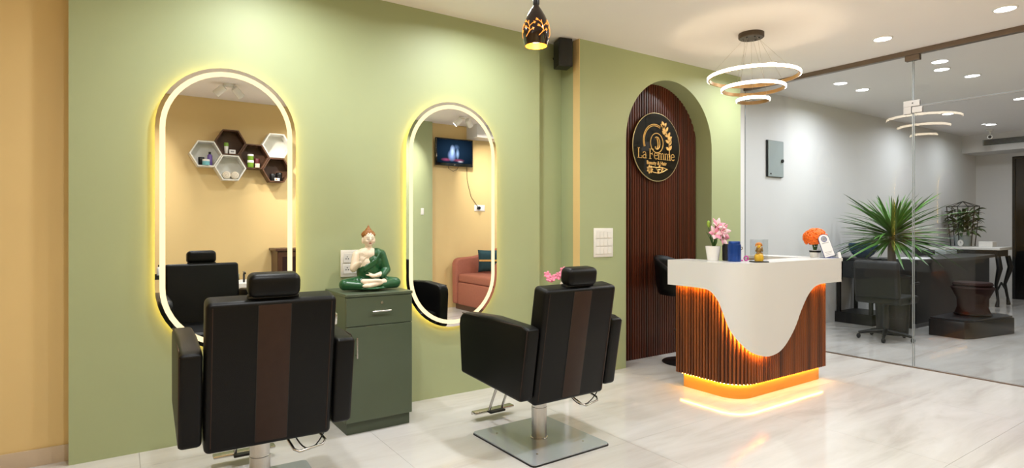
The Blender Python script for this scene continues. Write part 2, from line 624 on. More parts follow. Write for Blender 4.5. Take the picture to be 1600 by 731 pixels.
# far end of the back room
DY0, DY1 = -0.42, -1.5
mb = MB()
mb.box(XF, XF + .1, DY0, YB, 0, CE).box(XF, XF + .1, YO, DY1, 0, CE).box(XF, XF + .1, DY1, DY0, 2.5, CE)
w = mb.build('wall_far', M_WHITE)
struct(w, 'white far end wall of the back room beside the dark doorway', 'wall')
d = thing('door_1', 'tall dark doorway at the far end of the back room', 'door', (XF + .04, (DY0 + DY1) / 2, 0), kind='structure')
MB().box(-.01, .03, -.54, .54, 0, 2.5).build('door_leaf', M_GRYDK, d)
MB().box(-.03, .0, .50, .54, 0, 2.5).box(-.03, .0, -.54, -.5, 0, 2.5).box(-.03, 0, -.5, .5, 2.46, 2.5).build('door_frame', M_DARKM, d)
t = MB().box(12.35, XF, YO, YB, 2.56, CE).build('trim_2', M_WHITE)
struct(t, 'white boxed ceiling soffit at the far end of the back room', 'soffit')

# ------------------------------------------------------------------ glass partition
YD = -1.602
t = MB().box(XG - .03, XG + .03, YO, YB, CE - .045, CE).build('trim_3', M_TRACK, bevel=.003, seg=1)
struct(t, 'brown metal head rail along the top of the glass partition', 'rail')
t = MB().box(XG - .014, XG + .014, YO, YB, 0, .008).build('trim_4', M_TRACK)
struct(t, 'thin brown floor channel under the glass partition', 'rail')


def glass(name, y0, y1, z0, z1, label, kind):
    g = thing(name, label, kind, (XG, (y0 + y1) / 2, 0), kind='structure')
    h = (y1 - y0) / 2
    MB().box(-.005, .005, -h + .002, h - .002, z0 + .003, z1 - .003).build('glass_pane', P_GLASS, g)
    mb = MB()
    for s in (-1, 1):
        mb.box(-.0055, .0055, s * h - .002, s * h + .002, z0 + .003, z1 - .003)
    if z0 > .5:
        mb.box(-.0055, .0055, -h, h, z0 + .0015, z0 + .003)
    mb.build('polished_edge', M_EDGE, g)
    return g


glass('window_1', YD + .005, YB - .003, .008, CE - .045, 'fixed clear glass sheet of the partition beside the reception counter', 'glass partition')
glass('window_2', -2.66, YD - .005, 2.36, CE - .045, 'clear glass transom sheet above the glass door', 'glass partition')
gd = glass('door_2', -2.66, YD - .008, .012, 2.352, 'frameless clear glass door right of the vertical joint', 'glass door')
glass('window_3', YO + .003, -2.666, .008, CE - .045, 'fixed clear glass sheet beyond the glass door', 'glass partition')
pf = thing('patch_fitting', 'brushed steel L-shaped patch fitting at the top corner of the glass door', 'fitting', (XG, YD, 2.36))
for s in (-1, 1):
    MB().box(s * .006, s * .016, -.055, .075, .0, .055).box(s * .006, s * .016, .012, .075, -.065, .0).build('clamp_plate', M_SATIN, pf, bevel=.002, seg=1)
    MB().box(s * .006, s * .015, -.075, .006, -.06, -.006).build('pivot_plate', M_SATIN, pf, bevel=.002, seg=1)
    MB().cyl((s * .016, .0, .03), (s * .018, .0, .03), .006).build('screw', M_DARKM, pf)
pf = thing('patch_fitting', 'small steel clamp under the head rail above the door joint', 'fitting', (XG, YD, CE - .045))
for s in (-1, 1):
    MB().box(s * .006, s * .024, -.055, .06, -.05, -.001).build('clamp_plate', M_TRACK, pf, bevel=.002, seg=1)


# ------------------------------------------------------------------ ceiling downlights
def downlight(x, y, label, group, power, cool=False, r=.062):
    d = thing('downlight', label, 'ceiling light', (x, y, CE), group=group)
    MB().lathe([(r + .014, 0), (r + .014, -.004), (r + .002, -.009), (r, -.004), (r, 0)], n=32).build('trim_ring', M_PORC, d, smooth=40)
    MB().lathe([(0, -.003), (r, -.003), (r, -.001), (0, -.001)], n=32).build('lens', G_LAMPC if cool else G_LAMP, d)
    lamp('lamp_light', d, (0, 0, -.012), power, .124, (0.93, 0.97, 1) if cool else (0.97, 0.985, 1), 165)
    return d


g1 = 'recessed downlights of the salon'
downlight(5.27, -.63, 'bright round downlight on ceiling just right of ring chandelier', g1, LAMP * .7)
downlight(5.36, -1.60, 'round ceiling downlight in front of the head rail clamp', g1, LAMP * .7)
downlight(5.36, -2.42, 'round ceiling downlight nearest the top right picture corner', g1, LAMP * .8)
downlight(0.75, -.60, 'round downlight on the salon ceiling above the left mirror', g1, LAMP)
downlight(2.20, -.60, 'round downlight on the salon ceiling above the right mirror', g1, LAMP)
downlight(0.4, -2.3, 'round downlight on the salon ceiling behind the left chair', g1, LAMP * 1.45)
downlight(2.2, -2.6, 'round downlight on the salon ceiling behind the right chair', g1, LAMP * 1.4)
downlight(3.8, -2.6, 'round downlight on the salon ceiling in front of the counter', g1, LAMP * .8)
downlight(-1.4, -2.8, 'round downlight on the salon ceiling by the end wall', g1, LAMP * .6)
g2 = 'recessed downlights of the back room'
downlight(7.17, -.61, 'round back room downlight nearest the white wall and partition', g2, LAMP_BACK * .75, True)
downlight(6.90, -1.49, 'back room downlight just beyond the transom, nearer of a pair', g2, LAMP_BACK * .6, True)
downlight(7.46, -1.57, 'back room downlight just beyond the transom, farther of a pair', g2, LAMP_BACK * .6, True)
downlight(9.29, -1.49, 'back room downlight at the right edge of the picture', g2, LAMP_BACK * .5, True)
downlight(9.71, -.585, 'back room downlight right of the steel patch fitting', g2, LAMP_BACK * .5, True)
downlight(11.30, -.616, 'farthest back room downlight in front of the soffit', g2, LAMP_BACK * .4, True)


def spot_cluster(x, y, label):
    d = thing('spotlight_bar', label, 'spotlight', (x, y, CE), group='twin ceiling spotlights seen in the mirrors')
    MB().lathe([(.055, 0), (.055, -.02), (.048, -.026), (0, -.026)], n=24).build('mount', M_PORC, d, smooth=40)
    for s in (-1, 1):
        MB().cyl((s * .03, 0, -.02), (s * .075, 0, -.05), .008).build('bracket', M_PORC, d, smooth=40)
        h = MB().lathe([(.034, .06), (.04, .05), (.042, -.06), (.036, -.065), (.036, -.05), (0, -.05)], n=20).build(
            'spot_head', M_PORC, d, 40, loc=(s * .09, .02, -.085), rot=(-.35, s * -.8, 0))
        MB().lathe([(0, -.052), (.035, -.052), (.035, -.0515), (0, -.0515)], n=20).build('spot_lens', G_LAMP, h)
        lamp('spot_light', h, (0, 0, -.07), 9, .06, (1, .92, .82), 80)


spot_cluster(1.03, -3.34, 'white twin ceiling spotlight reflected at the top of the left mirror')
spot_cluster(4.16, -3.56, 'white twin ceiling spotlight reflected at the top of the right mirror')


# ------------------------------------------------------------------ mirrors
def stadium(w, h, n=24):
    r = w / 2
    L = h / 2 - r
    pts = [(r * math.cos(PI * i / n), L + r * math.sin(PI * i / n)) for i in range(n + 1)]
    pts += [(r * math.cos(PI + PI * i / n), -L + r * math.sin(PI + PI * i / n)) for i in range(n + 1)]
    return pts


def ring_prism(outer, inner, y0, y1):
    n = len(outer)
    vs = [(x, y0, z) for x, z in outer] + [(x, y0, z) for x, z in inner] + [(x, y1, z) for x, z in outer] + [(x, y1, z) for x, z in inner]
    fs = []
    for i in range(n):
        j = (i + 1) % n
        fs += [(i, j, n + j, n + i), (2 * n + i, 3 * n + i, 3 * n + j, 2 * n + j), (i, 2 * n + i, 2 * n + j, j), (n + i, n + j, 3 * n + j, 3 * n + i)]
    return MB().add(vs, fs)


def mirror(x, z, label):
    W, H = .772, 1.69
    m = thing('oval_mirror', label, 'mirror', (x, 0, z), group='oval lit wall mirrors')
    MB().prism(stadium(W, H), -.035, -.028).build('mirror_glass', M_MIRROR, m)
    ring_prism(stadium(W - .045, H - .045), stadium(W - .045 - .058, H - .045 - .058), -.0362, -.0348).build('light_band', G_MIRROR, m)
    MB().prism(stadium(W - .10, H - .10), -.028, -.0005).build('backing', M_BLACK, m)
    ring_prism(stadium(W - .06, H - .06), stadium(W - .09, H - .09), -.024, -.012).build('halo_strip', G_HALO, m)
    return m


mirror(.56, 1.385, 'left oval LED mirror behind the front chair, reflecting hexagon shelves')
mirror(2.094, 1.367, 'right oval LED mirror beside the cabinet, reflecting sofa and television')


# ------------------------------------------------------------------ salon chairs
def salon_chair(loc, rz, lift, label):
    c = thing('salon_chair', label, 'salon chair', loc, rz, 'black salon chairs')
    L = lift

    def rnd_plate(w, d, r, z0, z1, name, m, bev):
        pts = []
        for (sx, sy, a0) in ((1, 1, 0), (-1, 1, PI / 2), (-1, -1, PI), (1, -1, 1.5 * PI)):
            for i in range(6):
                a = a0 + PI / 2 * i / 5
                pts.append((sx * (w / 2 - r) + r * math.cos(a), sy * (d / 2 - r) + r * math.sin(a)))
        return MB().prism(pts, z0, z1, axis='z').build(name, m, c, smooth=30)
    rnd_plate(.565, .625, .025, 0, .007, 'base_rim', M_RUBBER, 0)
    rnd_plate(.558, .618, .024, .007, .014, 'base_plate', M_CHROME, .002)
    for sx in (-1, 1):
        for sy in (-1, 1):
            MB().lathe([(.007, .014), (.007, .0165), (0, .017)], (sx * .17, sy * .2, 0), 10).build('bolt', M_STEEL, c, smooth=40)
    MB().lathe([(.052, .014), (.052, .02), (.046, .022), (.046, .20), (.044, .202), (.044, .345 + L)], n=28).build('post', M_STEEL, c, smooth=35)
    rbox('seat_mount', (.24, .26, .03), (0, -.02, .35 + L), M_DARKM, c, .006, 2)
    rbox('seat_pan', (.5, .56, .05), (0, .05, .388 + L), M_LEATHER, c, .012, 3)
    rbox('seat_cushion', (.505, .56, .12), (0, .07, .465 + L), M_LEATHER, c, .04, 5)
    # reclined back; its own frame: origin at rear bottom edge, +z up the back, -y is rear face
    tilt = math.atan2(.105, .59)
    back = MB().box(-.256, .256, 0, .12, -.045, .60).build('backrest', M_LEATHER, c, 60, .024, 5, (0, -.29, .352 + L), (tilt, 0, 0))
    MB().box(-.064, .064, -.0025, .012, -.022, .582).build('back_stripe', M_BROWN, back, 40, .002, 2)
    for s in (-1, 1):
        MB().tube([(s * .232, .0, -.015), (s * .232, .0, .58)], .0022, 6).build('piping', M_BROWN, back, smooth=60)
        MB().tube([(s * .0645, -.001, -.015), (s * .0645, -.001, .58)], .0015, 6).build('stripe_seam', M_RUBBER, back, smooth=60)
    MB().box(-.1, .1, .03, .075, .598, .612).build('headrest_bracket', M_BLACK, back, 40, .004, 2)
    rbox('headrest', (.205, .10, .098), (0, .05, .656), M_LEATHER, back, .03, 5, rot=(-.05, 0, 0))
    MB().box(.256, .268, .03, .07, .46, .51).build('recline_clip', M_STEEL if L > 0 else M_BLACK, back, 40, .003, 2)
    for s in (-1, 1):
        pr = [(.335, .385), (.360, .68), (.352, .722), (.325, .748), (.285, .757), (.0, .768), (-.30, .752), (-.352, .742), (-.285, .35), (-.26, .348)]
        a = MB().prism(pr, s * .262, s * .348, axis='x').build('armrest', M_LEATHER, c, 50, .018, 4, (0, 0, L))
        MB().tube([(s * .348 - s * .004, -.2785 + .003, .36), (s * .348 - s * .004, -.346 + .004, .73), (s * .348 - s * .004, -.29, .751), (s * .348 - s * .004, .32, .751)], .003, 6).build('piping', M_BROWN, a, smooth=60)
    # footrest
    fr = thing_part('footrest', c)
    for s in (-1, 1):
        MB().tube([(s * .05, .27, .355 + L), (s * .05, .33, .33 + L), (s * .05, .455, .10), (s * .05, .47, .065)], .0085, 10).build('footrest_bar', M_STEEL, fr, smooth=60)
    MB().box(-.155, .155, .475, .53, .045, .062).build('footrest_plate', M_STEEL, fr, 40, .006, 2)
    MB().tube([(-.15, .53, .045), (.15, .53, .045)], .01, 8).build('footrest_rod', M_STEEL, fr, smooth=60)
    MB().box(-.06, .06, .44, .48, .046, .06).build('footrest_hinge', M_DARKM, fr, 40, .004, 2)
    # lever loop and recline cable
    MB().tube([(.05, -.06, .335 + L), (.075, -.16, .31 + L), (.10, -.265, .262 + L), (.118, -.285, .255 + L), (.225, -.265, .262 + L), (.242, -.24, .272 + L), (.20, -.12, .325 + L), (.17, -.06, .34 + L)], .006, 8).build('pump_lever', M_STEEL, c, smooth=60)
    pth = []
    for i in range(15):
        u = i / 14
        pth.append((.11 + .135 * u, -.10 - .175 * u, .345 + L - .13 * math.sin(PI * u) ** .8 + .02 * u))
    MB().tube(pth, .0032, 6).build('recline_cable', M_RUBBER, c, smooth=60)
    return c


def thing_part(name, parent):
    o = bpy.data.objects.new(name, None)
    COL.objects.link(o)
    o.empty_display_size = .02
    o.parent = parent
    return o


salon_chair((2.09, -1.11, 0), math.radians(1.0), 0.0, 'black salon chair with brown back stripe facing the right mirror')
salon_chair((.555, -.96, 0), math.radians(-2.0), .03, 'black salon chair in the foreground facing the left mirror')


# ------------------------------------------------------------------ sage green cabinet
def cabinet(x0, label):
    W, D, H = .433, .42, .862
    c = thing('drawer_cabinet', label, 'cabinet', (x0 + W / 2, -D / 2, 0))
    h, d = W / 2, D / 2
    MB().box(-h + .01, h - .01, -d + .022, d, 0, .072).build('plinth', M_CABD, c)
    MB().box(-h, h, -d + .02, d, .072, H - .018).build('body', M_CAB, c)
    MB().box(-h - .003, h + .003, -d - .004, d, H - .018, H).build('top_panel', M_CAB, c, 40, .002, 1)
    dr = MB().box(-h + .001, h - .001, -d, -d + .02, .664, H - .022).build('drawer', M_CAB, c, 40, .0015, 1)
    dd = MB().box(-h + .001, h - .001, -d, -d + .02, .076, .660).build('door', M_CAB, c, 40, .0015, 1)
    hm = MB().tube([(-.045, -d, .75), (-.045, -d - .026, .75)], .0045, 8).tube([(.045, -d, .75), (.045, -d - .026, .75)], .0045, 8)
    hm.tube([(-.06, -d - .028, .75), (.06, -d - .028, .75)], .0058, 10).build('handle', M_STEEL, dr, smooth=50)
    MB().cyl((.01, -d, .80), (.01, -d - .004, .80), .009, n=16).build('lock', M_STEEL, dr, smooth=40)
    hx = -h + .06
    hm = MB().tube([(hx, -d, .488), (hx, -d - .026, .488)], .0045, 8).tube([(hx, -d, .585), (hx, -d - .026, .585)], .0045, 8)
    hm.tube([(hx, -d - .028, .473), (hx, -d - .028, .60)], .0058, 10).build('handle', M_STEEL, dd, smooth=50)
    return c


cabinet(1.146, 'sage green drawer cabinet between the mirrors, statue on top')

# ------------------------------------------------------------------ seated statue
ST = thing('buddha_statue', 'seated Buddha statue in green robe with gold hair on the cabinet', 'statue', (1.362, -.215, .870), math.radians(-6))
b = MB()
b.ell((-.01, .0, .15), (.066, .046, .085))                    # torso
b.ell((-.005, -.002, .225), (.08, .042, .045))                # shoulders
b.cap((0, 0, .25), (.0, -.004, .29), .023, .022)              # neck
b.ell((0, -.008, .325), (.038, .043, .052))                   # head
b.ell((0, -.016, .298), (.026, .03, .026))                    # jaw
b.ell((0, -.051, .319), (.0055, .008, .012))                  # nose
for s in (-1, 1):
    b.ell((s * .039, .0, .315), (.006, .011, .022))           # ears
    b.ell((s * .017, -.038, .312), (.013, .012, .013))        # cheeks
b.cap((-.078, .0, .222), (-.104, -.028, .135), .028, .023)    # raised arm
b.cap((-.104, -.028, .135), (-.070, -.075, .178), .022, .014)
b.ell((-.064, -.080, .198), (.018, .009, .022))               # palm
for i, (dx, l) in enumerate(((-.014, .024), (-.005, .029), (.004, .028), (.012, .022))):
    b.cap((-.064 + dx, -.081, .212), (-.064 + dx * 1.1, -.084, .214 + l), .0045, .0036, 8)
b.cap((-.05, -.082, .192), (-.038, -.086, .212), .005, .004, 8)
b.cap((.085, -.045, .10), (.03, -.09, .092), .018, .014)      # lowered forearm
b.ell((.008, -.096, .09), (.026, .017, .013), rot=(0, 0, .2))
for i in range(4):
    b.cap((-.008, -.092 - .006 * i + .008, .093), (-.036, -.088 - .006 * i + .008, .097), .0052, .0042, 8)
b.cap((.0, -.084, .10), (-.018, -.08, .108), .005, .004, 8)
b.cap((.075, -.10, .05), (-.03, -.125, .028), .02, .014)      # crossed shins
b.ell((-.045, -.128, .03), (.03, .014, .013), rot=(0, 0, .25))
b.cap((-.06, -.105, .055), (.02, -.115, .058), .018, .014)
b.ell((.035, -.115, .058), (.028, .014, .013), rot=(0, .1, .1))
body = remesh(b.build('body', M_STATUE, ST, smooth=180), .003, 4)
r = MB()
r.ell((.0, .004, .115), (.078, .058, .10))                    # robe round the waist
r.ell((.03, .002, .175), (.062, .052, .075), rot=(0, -.25, 0))
r.ell((.052, .0, .225), (.045, .047, .042))
r.cap((.082, .0, .222), (.112, -.012, .12), .034, .032)       # sleeve
r.cap((.112, -.012, .12), (.075, -.062, .09), .032, .024)
r.cap((.045, -.01, .04), (.165, -.05, .036), .048, .036)      # knees
r.cap((-.045, -.01, .04), (-.165, -.05, .036), .048, .036)
r.cap((.165, -.05, .034), (.07, -.10, .03), .034, .026)
r.cap((-.165, -.05, .034), (-.075, -.10, .03), .034, .026)
r.ell((0, -.085, .012), (.10, .06, .012))                     # front hem fan
r.ell((0, .02, .03), (.12, .06, .03))
for i in range(5):                                            # folds across the chest
    u = i / 4
    r.tube([(.07 - .01 * u, -.04, .24 - .03 * u), (.03, -.058, .19 - .03 * u), (-.045 + .005 * u, -.05, .14 - .025 * u)], .0045, 6)
for s in (-1, 1):                                             # folds over the legs
    for i in range(4):
        x = s * (.07 + .025 * i)
        r.tube([(x, -.02, .082 - .004 * i), (x + s * .004, -.065, .07 - .004 * i), (x - s * .004, -.09, .04)], .0042, 6)
rb = remesh(r.build('robe', M_ROBE, ST, smooth=180), .003, 3)
h = MB()
h.ell((0, .006, .347), (.043, .045, .036))
h.ell((0, .004, .383), (.02, .02, .018))
h.ell((0, .004, .40), (.009, .009, .014))
h.cap((0, .004, .408), (0, .004, .42), .004, .002, 8)
for j in range(4):
    for i in range(14):
        a = 2 * PI * i / 14 + j * .2
        t = .15 + j * .3
        h.ell((.042 * math.cos(t) * math.cos(a), .006 + .044 * math.cos(t) * math.sin(a), .347 + .035 * math.sin(t)), .0065, 8, 6)
remesh(h.build('hair', M_HAIR, ST, smooth=180), .0028, 1)
fc = MB()
for s in (-1, 1):
    fc.tube([(s * .008, -.0505, .326), (s * .016, -.0495, .3235), (s * .025, -.0445, .326)], .0012, 6)
    fc.tube([(s * .006, -.051, .335), (s * .016, -.0505, .340), (s * .027, -.044, .336)], .0009, 6)
fc.build('eyes', M_INK, ST, smooth=60)
MB().ell((0, -.047, .298), (.009, .004, .0032)).build('lips', M_LIP, ST, smooth=60)


# ------------------------------------------------------------------ wall plates
def switch_plate(name, label, loc, w, h, rows, cols, face=1):
    s = thing(name, label, 'switch plate', loc)
    MB().box(-w / 2, w / 2, -.008, 0, -h / 2, h / 2).build('face_plate', M_PLATE, s, 40, .003, 2)
    mw, mh = w * .82 / cols, h * .82 / rows
    for r_ in range(rows):
        for c_ in range(cols):
            x = -w * .41 + mw * (c_ + .5)
            z = -h * .41 + mh * (r_ + .5)
            MB().box(x - mw * .46, x + mw * .46, -.0115, -.008, z - mh * .42, z + mh * .42).build('switch', M_PLATE, s, 40, .0015, 1)
    mb = MB()
    for r_ in range(rows):
        z = -h * .41 + mh * (r_ + .5)
        mb.box(-w * .43, w * .43, -.0085, -.008, z - mh * .48, z - mh * .46)
        mb.box(-w * .43, w * .43, -.0085, -.008, z + mh * .46, z + mh * .48)
    mb.build('module_line', M_PLATE2, s)
    return s


switch_plate('switch_panel', 'large white switch panel on the green wall left of the arch', (3.51, YN, 1.135), .226, .252, 3, 4)
sp = switch_plate('socket_plate', 'white socket plate on the green wall behind the statue', (1.325, 0, 1.025), .16, .183, 2, 2)
mb = MB()
for (x, z) in ((-.037, .037), (-.037, -.037)):
    for k in range(3):
        a = PI / 2 + 2 * PI * k / 3
        mb.cyl((x + .009 * math.cos(a), -.0115, z + .009 * math.sin(a)), (x + .009 * math.cos(a), -.0122, z + .009 * math.sin(a)), .0036, n=10)
mb.build('socket_holes', M_INK, sp)

# ------------------------------------------------------------------ round sign
SY = .012
sg = thing('round_sign', 'round black sign with gold La Femme lettering on the slatted niche', 'sign', (4.368, SY, 2.052))
SR = .332
MB().lathe([(0, .0), (SR, .0), (SR, .008), (SR - .002, .010), (0, .010)], n=72, M=Matrix.Rotation(PI / 2, 4, 'X')).build('disc', M_GLOSSBLK, sg, smooth=40)
MB().tube([(SR * math.cos(2 * PI * i / 72), -.005, SR * math.sin(2 * PI * i / 72)) for i in range(72)], .0055, 8, closed=True).build('edge_ring', M_PALEGOLD, sg, smooth=60)
for a in (.8, 2.34, 3.94, 5.48):
    MB().cyl((.25 * math.cos(a), .0, .25 * math.sin(a)), (.25 * math.cos(a), .0215, .25 * math.sin(a)), .01).build('standoff', M_STEEL, sg, smooth=40)


def text_mesh(s, size, name, parent, loc, m, bold=0.0, ext=.002):
    cu = bpy.data.curves.new('lettering', 'FONT')
    cu.body = s
    cu.size = size
    cu.align_x = 'CENTER'
    cu.align_y = 'CENTER'
    cu.extrude = ext
    cu.offset = bold
    tmp = bpy.data.objects.new('lettering_source', cu)
    COL.objects.link(tmp)
    dg = bpy.context.evaluated_depsgraph_get()
    me = bpy.data.meshes.new_from_object(tmp.evaluated_get(dg))
    bpy.data.objects.remove(tmp, do_unlink=True)
    me.materials.clear()
    me.materials.append(m)
    return link(name, me, parent, loc, (PI / 2, 0, 0))


FY = -.0125


def stroke(mb, pts, wd=.005, closed=False):
    """flat gold line on the sign"""
    mb.tube([(x, FY, z) for x, z in pts], wd, 6, closed=closed)


# serif lettering drawn as strokes: thick stems, thin bars, slab serifs
SERIF = {
    'L': ([((.12, 0), (.12, 1), .085), ((.02, .0), (.62, .0), .05), ((.62, 0), (.62, .22), .045), ((0, 1), (.26, 1), .045)], [], .72),
    'F': ([((.12, 0), (.12, 1), .085), ((.02, 1), (.62, 1), .05), ((.62, 1), (.62, .8), .045), ((.12, .52), (.46, .52), .05), ((.46, .62), (.46, .42), .04), ((0, 0), (.28, 0), .045)], [], .72),
    'm': ([((.1, 0), (.1, .62), .08), ((.0, .62), (.1, .62), .04), ((.46, 0), (.46, .5), .08), ((.82, 0), (.82, .5), .08), ((0, 0), (.2, 0), .04), ((.36, 0), (.56, 0), .04), ((.72, 0), (.92, 0), .04)],
          [([(.1, .48), (.2, .6), (.32, .65), (.42, .6), (.46, .48)], .055), ([(.46, .48), (.56, .6), (.68, .65), (.78, .6), (.82, .48)], .055)], 1.0),
    'e': ([((.06, .36), (.5, .36), .045)], [([(.5, .36), (.49, .52), (.4, .63), (.27, .66), (.13, .6), (.05, .45), (.04, .3), (.1, .12), (.22, .02), (.36, .0), (.5, .1)], .062)], .62),
    'a': ([((.44, .0), (.44, .48), .08), ((.44, 0), (.54, .03), .045)], [([(.06, .52), (.14, .63), (.27, .66), (.4, .6), (.44, .48)], .055), ([(.44, .38), (.25, .36), (.1, .28), (.05, .15), (.12, .02), (.25, .0), (.38, .08), (.44, .2)], .055)], .62),
}


def serif_text(s, size, cx, z, parent):
    widths = [.34 if ch == ' ' else SERIF[ch][2] for ch in s]
    x = cx - sum(widths) * size / 2
    for ch, wdt in zip(s, widths):
        if ch != ' ':
            mb = MB()
            segs, curves, _ = SERIF[ch]
            for p, q, t in segs:
                P0, P1 = Vector(p), Vector(q)
                d = (P1 - P0).normalized()
                nrm = Vector((-d.y, d.x)) * t * .55
                e = d * .03
                mb.prism([tuple((P0 - e + nrm) * size + Vector((x, z))), tuple((P1 + e + nrm) * size + Vector((x, z))), tuple((P1 + e - nrm) * size + Vector((x, z))), tuple((P0 - e - nrm) * size + Vector((x, z)))], FY - .002, -.0095)
            for c_, t in curves:
                for i in range(len(c_) - 1):
                    P0, P1 = Vector(c_[i]), Vector(c_[i + 1])
                    d = (P1 - P0).normalized()
                    nrm = Vector((-d.y, d.x)) * t * .55
                    e = d * .02
                    mb.prism([tuple((P0 - e + nrm) * size + Vector((x, z))), tuple((P1 + e + nrm) * size + Vector((x, z))), tuple((P1 + e - nrm) * size + Vector((x, z))), tuple((P0 - e - nrm) * size + Vector((x, z)))], FY - .002, -.0095)
            mb.build('letter', M_GOLD, parent)
        x += wdt * size


serif_text('La Femme', .094, -.005, -.118, sg)
text_mesh('Beauty & Hair', .05, 'small_lettering', sg, (-.005, -.011, -.158), M_GOLD, .0008)
# emblem: open double ring, oval with monogram, leafy branch, lower sprig
mb = MB()
for rr in (.165, .15):
    stroke(mb, [(-.03 + rr * math.cos(a), .055 + rr * math.sin(a)) for a in [math.radians(62 + 5 * i) for i in range(29)]], .0042)
mb.build('emblem_ring', M_GOLD, sg)
mb = MB()
stroke(mb, [(-.005 + .09 * math.cos(2 * PI * i / 40), .04 + .095 * math.sin(2 * PI * i / 40)) for i in range(40)], .0042, True)
mb.build('emblem_oval', M_GOLD, sg)
mb = MB()
stroke(mb, [(-.03, .09), (-.012, .098), (.015, .092), (.033, .065), (.038, .03), (.03, .0), (.012, -.018), (-.01, -.02), (-.028, -.008), (-.026, .006)], .0062)
stroke(mb, [(-.005, .085), (.008, .05), (.01, .02), (.0, -.012)], .006)
mb.build('monogram', M_GOLD, sg)


def leafpoly(mb, x, z, ang, l, wd):
    c_, s_ = math.cos(ang), math.sin(ang)
    pts = []
    for u, v in ((0, 0), (.25, .8), (.55, 1), (.8, .6), (1, 0), (.8, -.6), (.55, -1), (.25, -.8)):
        pts.append((x + u * l * c_ - v * wd * s_, z + u * l * s_ + v * wd * c_))
    mb.prism(pts, FY - .003, -.0095)


br = [(.175, -.09), (.178, -.02), (.172, .05), (.155, .11), (.125, .16), (.10, .20)]
mb = MB()
stroke(mb, br, .005)
for i, (x, z) in enumerate(br[1:]):
    for s in (-1, 1):
        leafpoly(mb, x, z, PI / 2 + .25 - s * .8, .06, .014)
leafpoly(mb, .105, .185, 2.0, .085, .022)
leafpoly(mb, .13, .13, 2.6, .07, .018)
leafpoly(mb, .15, .09, .4, .07, .018)
leafpoly(mb, .17, .03, .9, .06, .016)
mb.build('leaf_branch', M_GOLD, sg)
mb = MB()
stroke(mb, [(-.13, -.205), (-.06, -.198), (.0, -.2), (.08, -.196), (.15, -.212)], .004)
stroke(mb, [(-.11, -.222), (-.05, -.25), (.02, -.255), (.08, -.24), (.14, -.212)], .004)
stroke(mb, [(-.02, -.2), (.0, -.225), (.05, -.215)], .0035)
for i in range(7):
    a = 2 * PI * i / 7
    leafpoly(mb, -.105, -.222, a, .045, .014)
for x, z, a in ((.0, -.252, .6), (.06, -.245, 1.2), (.06, -.2, -.6), (.02, -.2, .8)):
    leafpoly(mb, x, z, a, .035, .01)
mb.build('flower_sprig', M_GOLD, sg)

# ------------------------------------------------------------------ speaker, electric panel
sk = thing('wall_speaker', 'small black loudspeaker at the ceiling corner left of the arch', 'speaker', (3.14, -.055, 2.745))
rz = math.radians(-18)
e = MB().box(-.062, .062, -.06, .075, -.118, .118).build('cabinet', M_BLACK, sk, 40, .008, 3, rot=(0, 0, rz))
MB().box(-.054, .054, -.066, -.059, -.11, .11).build('grille', M_RUBBER, e, 40, .003, 2)
MB().cyl((0, -.066, -.07), (0, -.068, -.07), .008, n=12).build('badge', M_DARKM, e)
MB().cyl((0.02, .07, .0), (0.02, .154, .0), .012).build('bracket', M_DARKM, sk)

ep = thing('electric_panel', 'flat grey electric panel on the white wall behind the glass', 'electric box', (6.53, YB, 2.085))
MB().box(-.165, .165, -.02, 0, -.218, .218).build('housing', M_DARKM, ep)
dr = MB().box(-.155, .165, -.028, -.02, -.215, .215).build('panel_door', M_GREYBOX, ep, 40, .003, 1)
MB().cyl((.125, -.028, -.02), (.125, -.045, -.02), .02, n=16).build('lock_knob', M_BLACK, dr, smooth=40)
MB().box(-.125, -.09, -.0295, -.028, -.19, -.175).build('name_plate', M_DARKM, dr)

# ------------------------------------------------------------------ pendant lamp
PD = thing('pendant_lamp', 'dark pierced teardrop pendant lamp hanging from the ceiling', 'pendant lamp', (1.77, -1.51, 2.2))
prof = [(.058, 0), (.066, .03), (.0695, .06), (.068, .09), (.061, .12), (.048, .15), (.031, .18), (.017, .20), (.013, .212)]
inn = [(r_ - .002, z) for r_, z in prof[::-1]]
MB().lathe(prof + inn + [prof[0]], n=36).build('shade', M_SHADE, PD, smooth=60)
MB().lathe([(r_ - .003, z) for r_, z in prof], n=36, caps=False).build('inner_shade', M_SHADEIN, PD, smooth=60)
MB().lathe([(.014, .205), (.017, .215), (.017, .25), (.008, .262), (.003, .265)], n=20).build('neck', M_BLACK, PD, smooth=40)
MB().tube([(0, 0, .26), (0, 0, CE - 2.2 - .02)], .003, 8).build('cord', M_BLACK, PD)
MB().lathe([(.05, CE - 2.2), (.05, CE - 2.2 - .015), (.01, CE - 2.2 - .03), (0, CE - 2.2 - .03)], n=24).build('ceiling_cup', M_BLACK, PD, smooth=40)
MB().ell((0, 0, .07), (.022, .022, .03)).build('bulb', G_BULB, PD, smooth=60)
lb = bpy.data.lights.new('bulb_light', 'POINT')
lb.energy = 4
lb.color = (1, .7, .35)
lb.shadow_soft_size = .02
link('bulb_light', lb, PD, (0, 0, -.005))


def shade_r(z):
    for (r0, z0), (r1, z1) in zip(prof, prof[1:]):
        if z0 <= z <= z1:
            return r0 + (r1 - r0) * (z - z0) / (z1 - z0)
    return prof[-1][0]


def on_shade(a, z, off=.0006):
    r_ = shade_r(z) + off
    return (r_ * math.cos(a), r_ * math.sin(a), z)


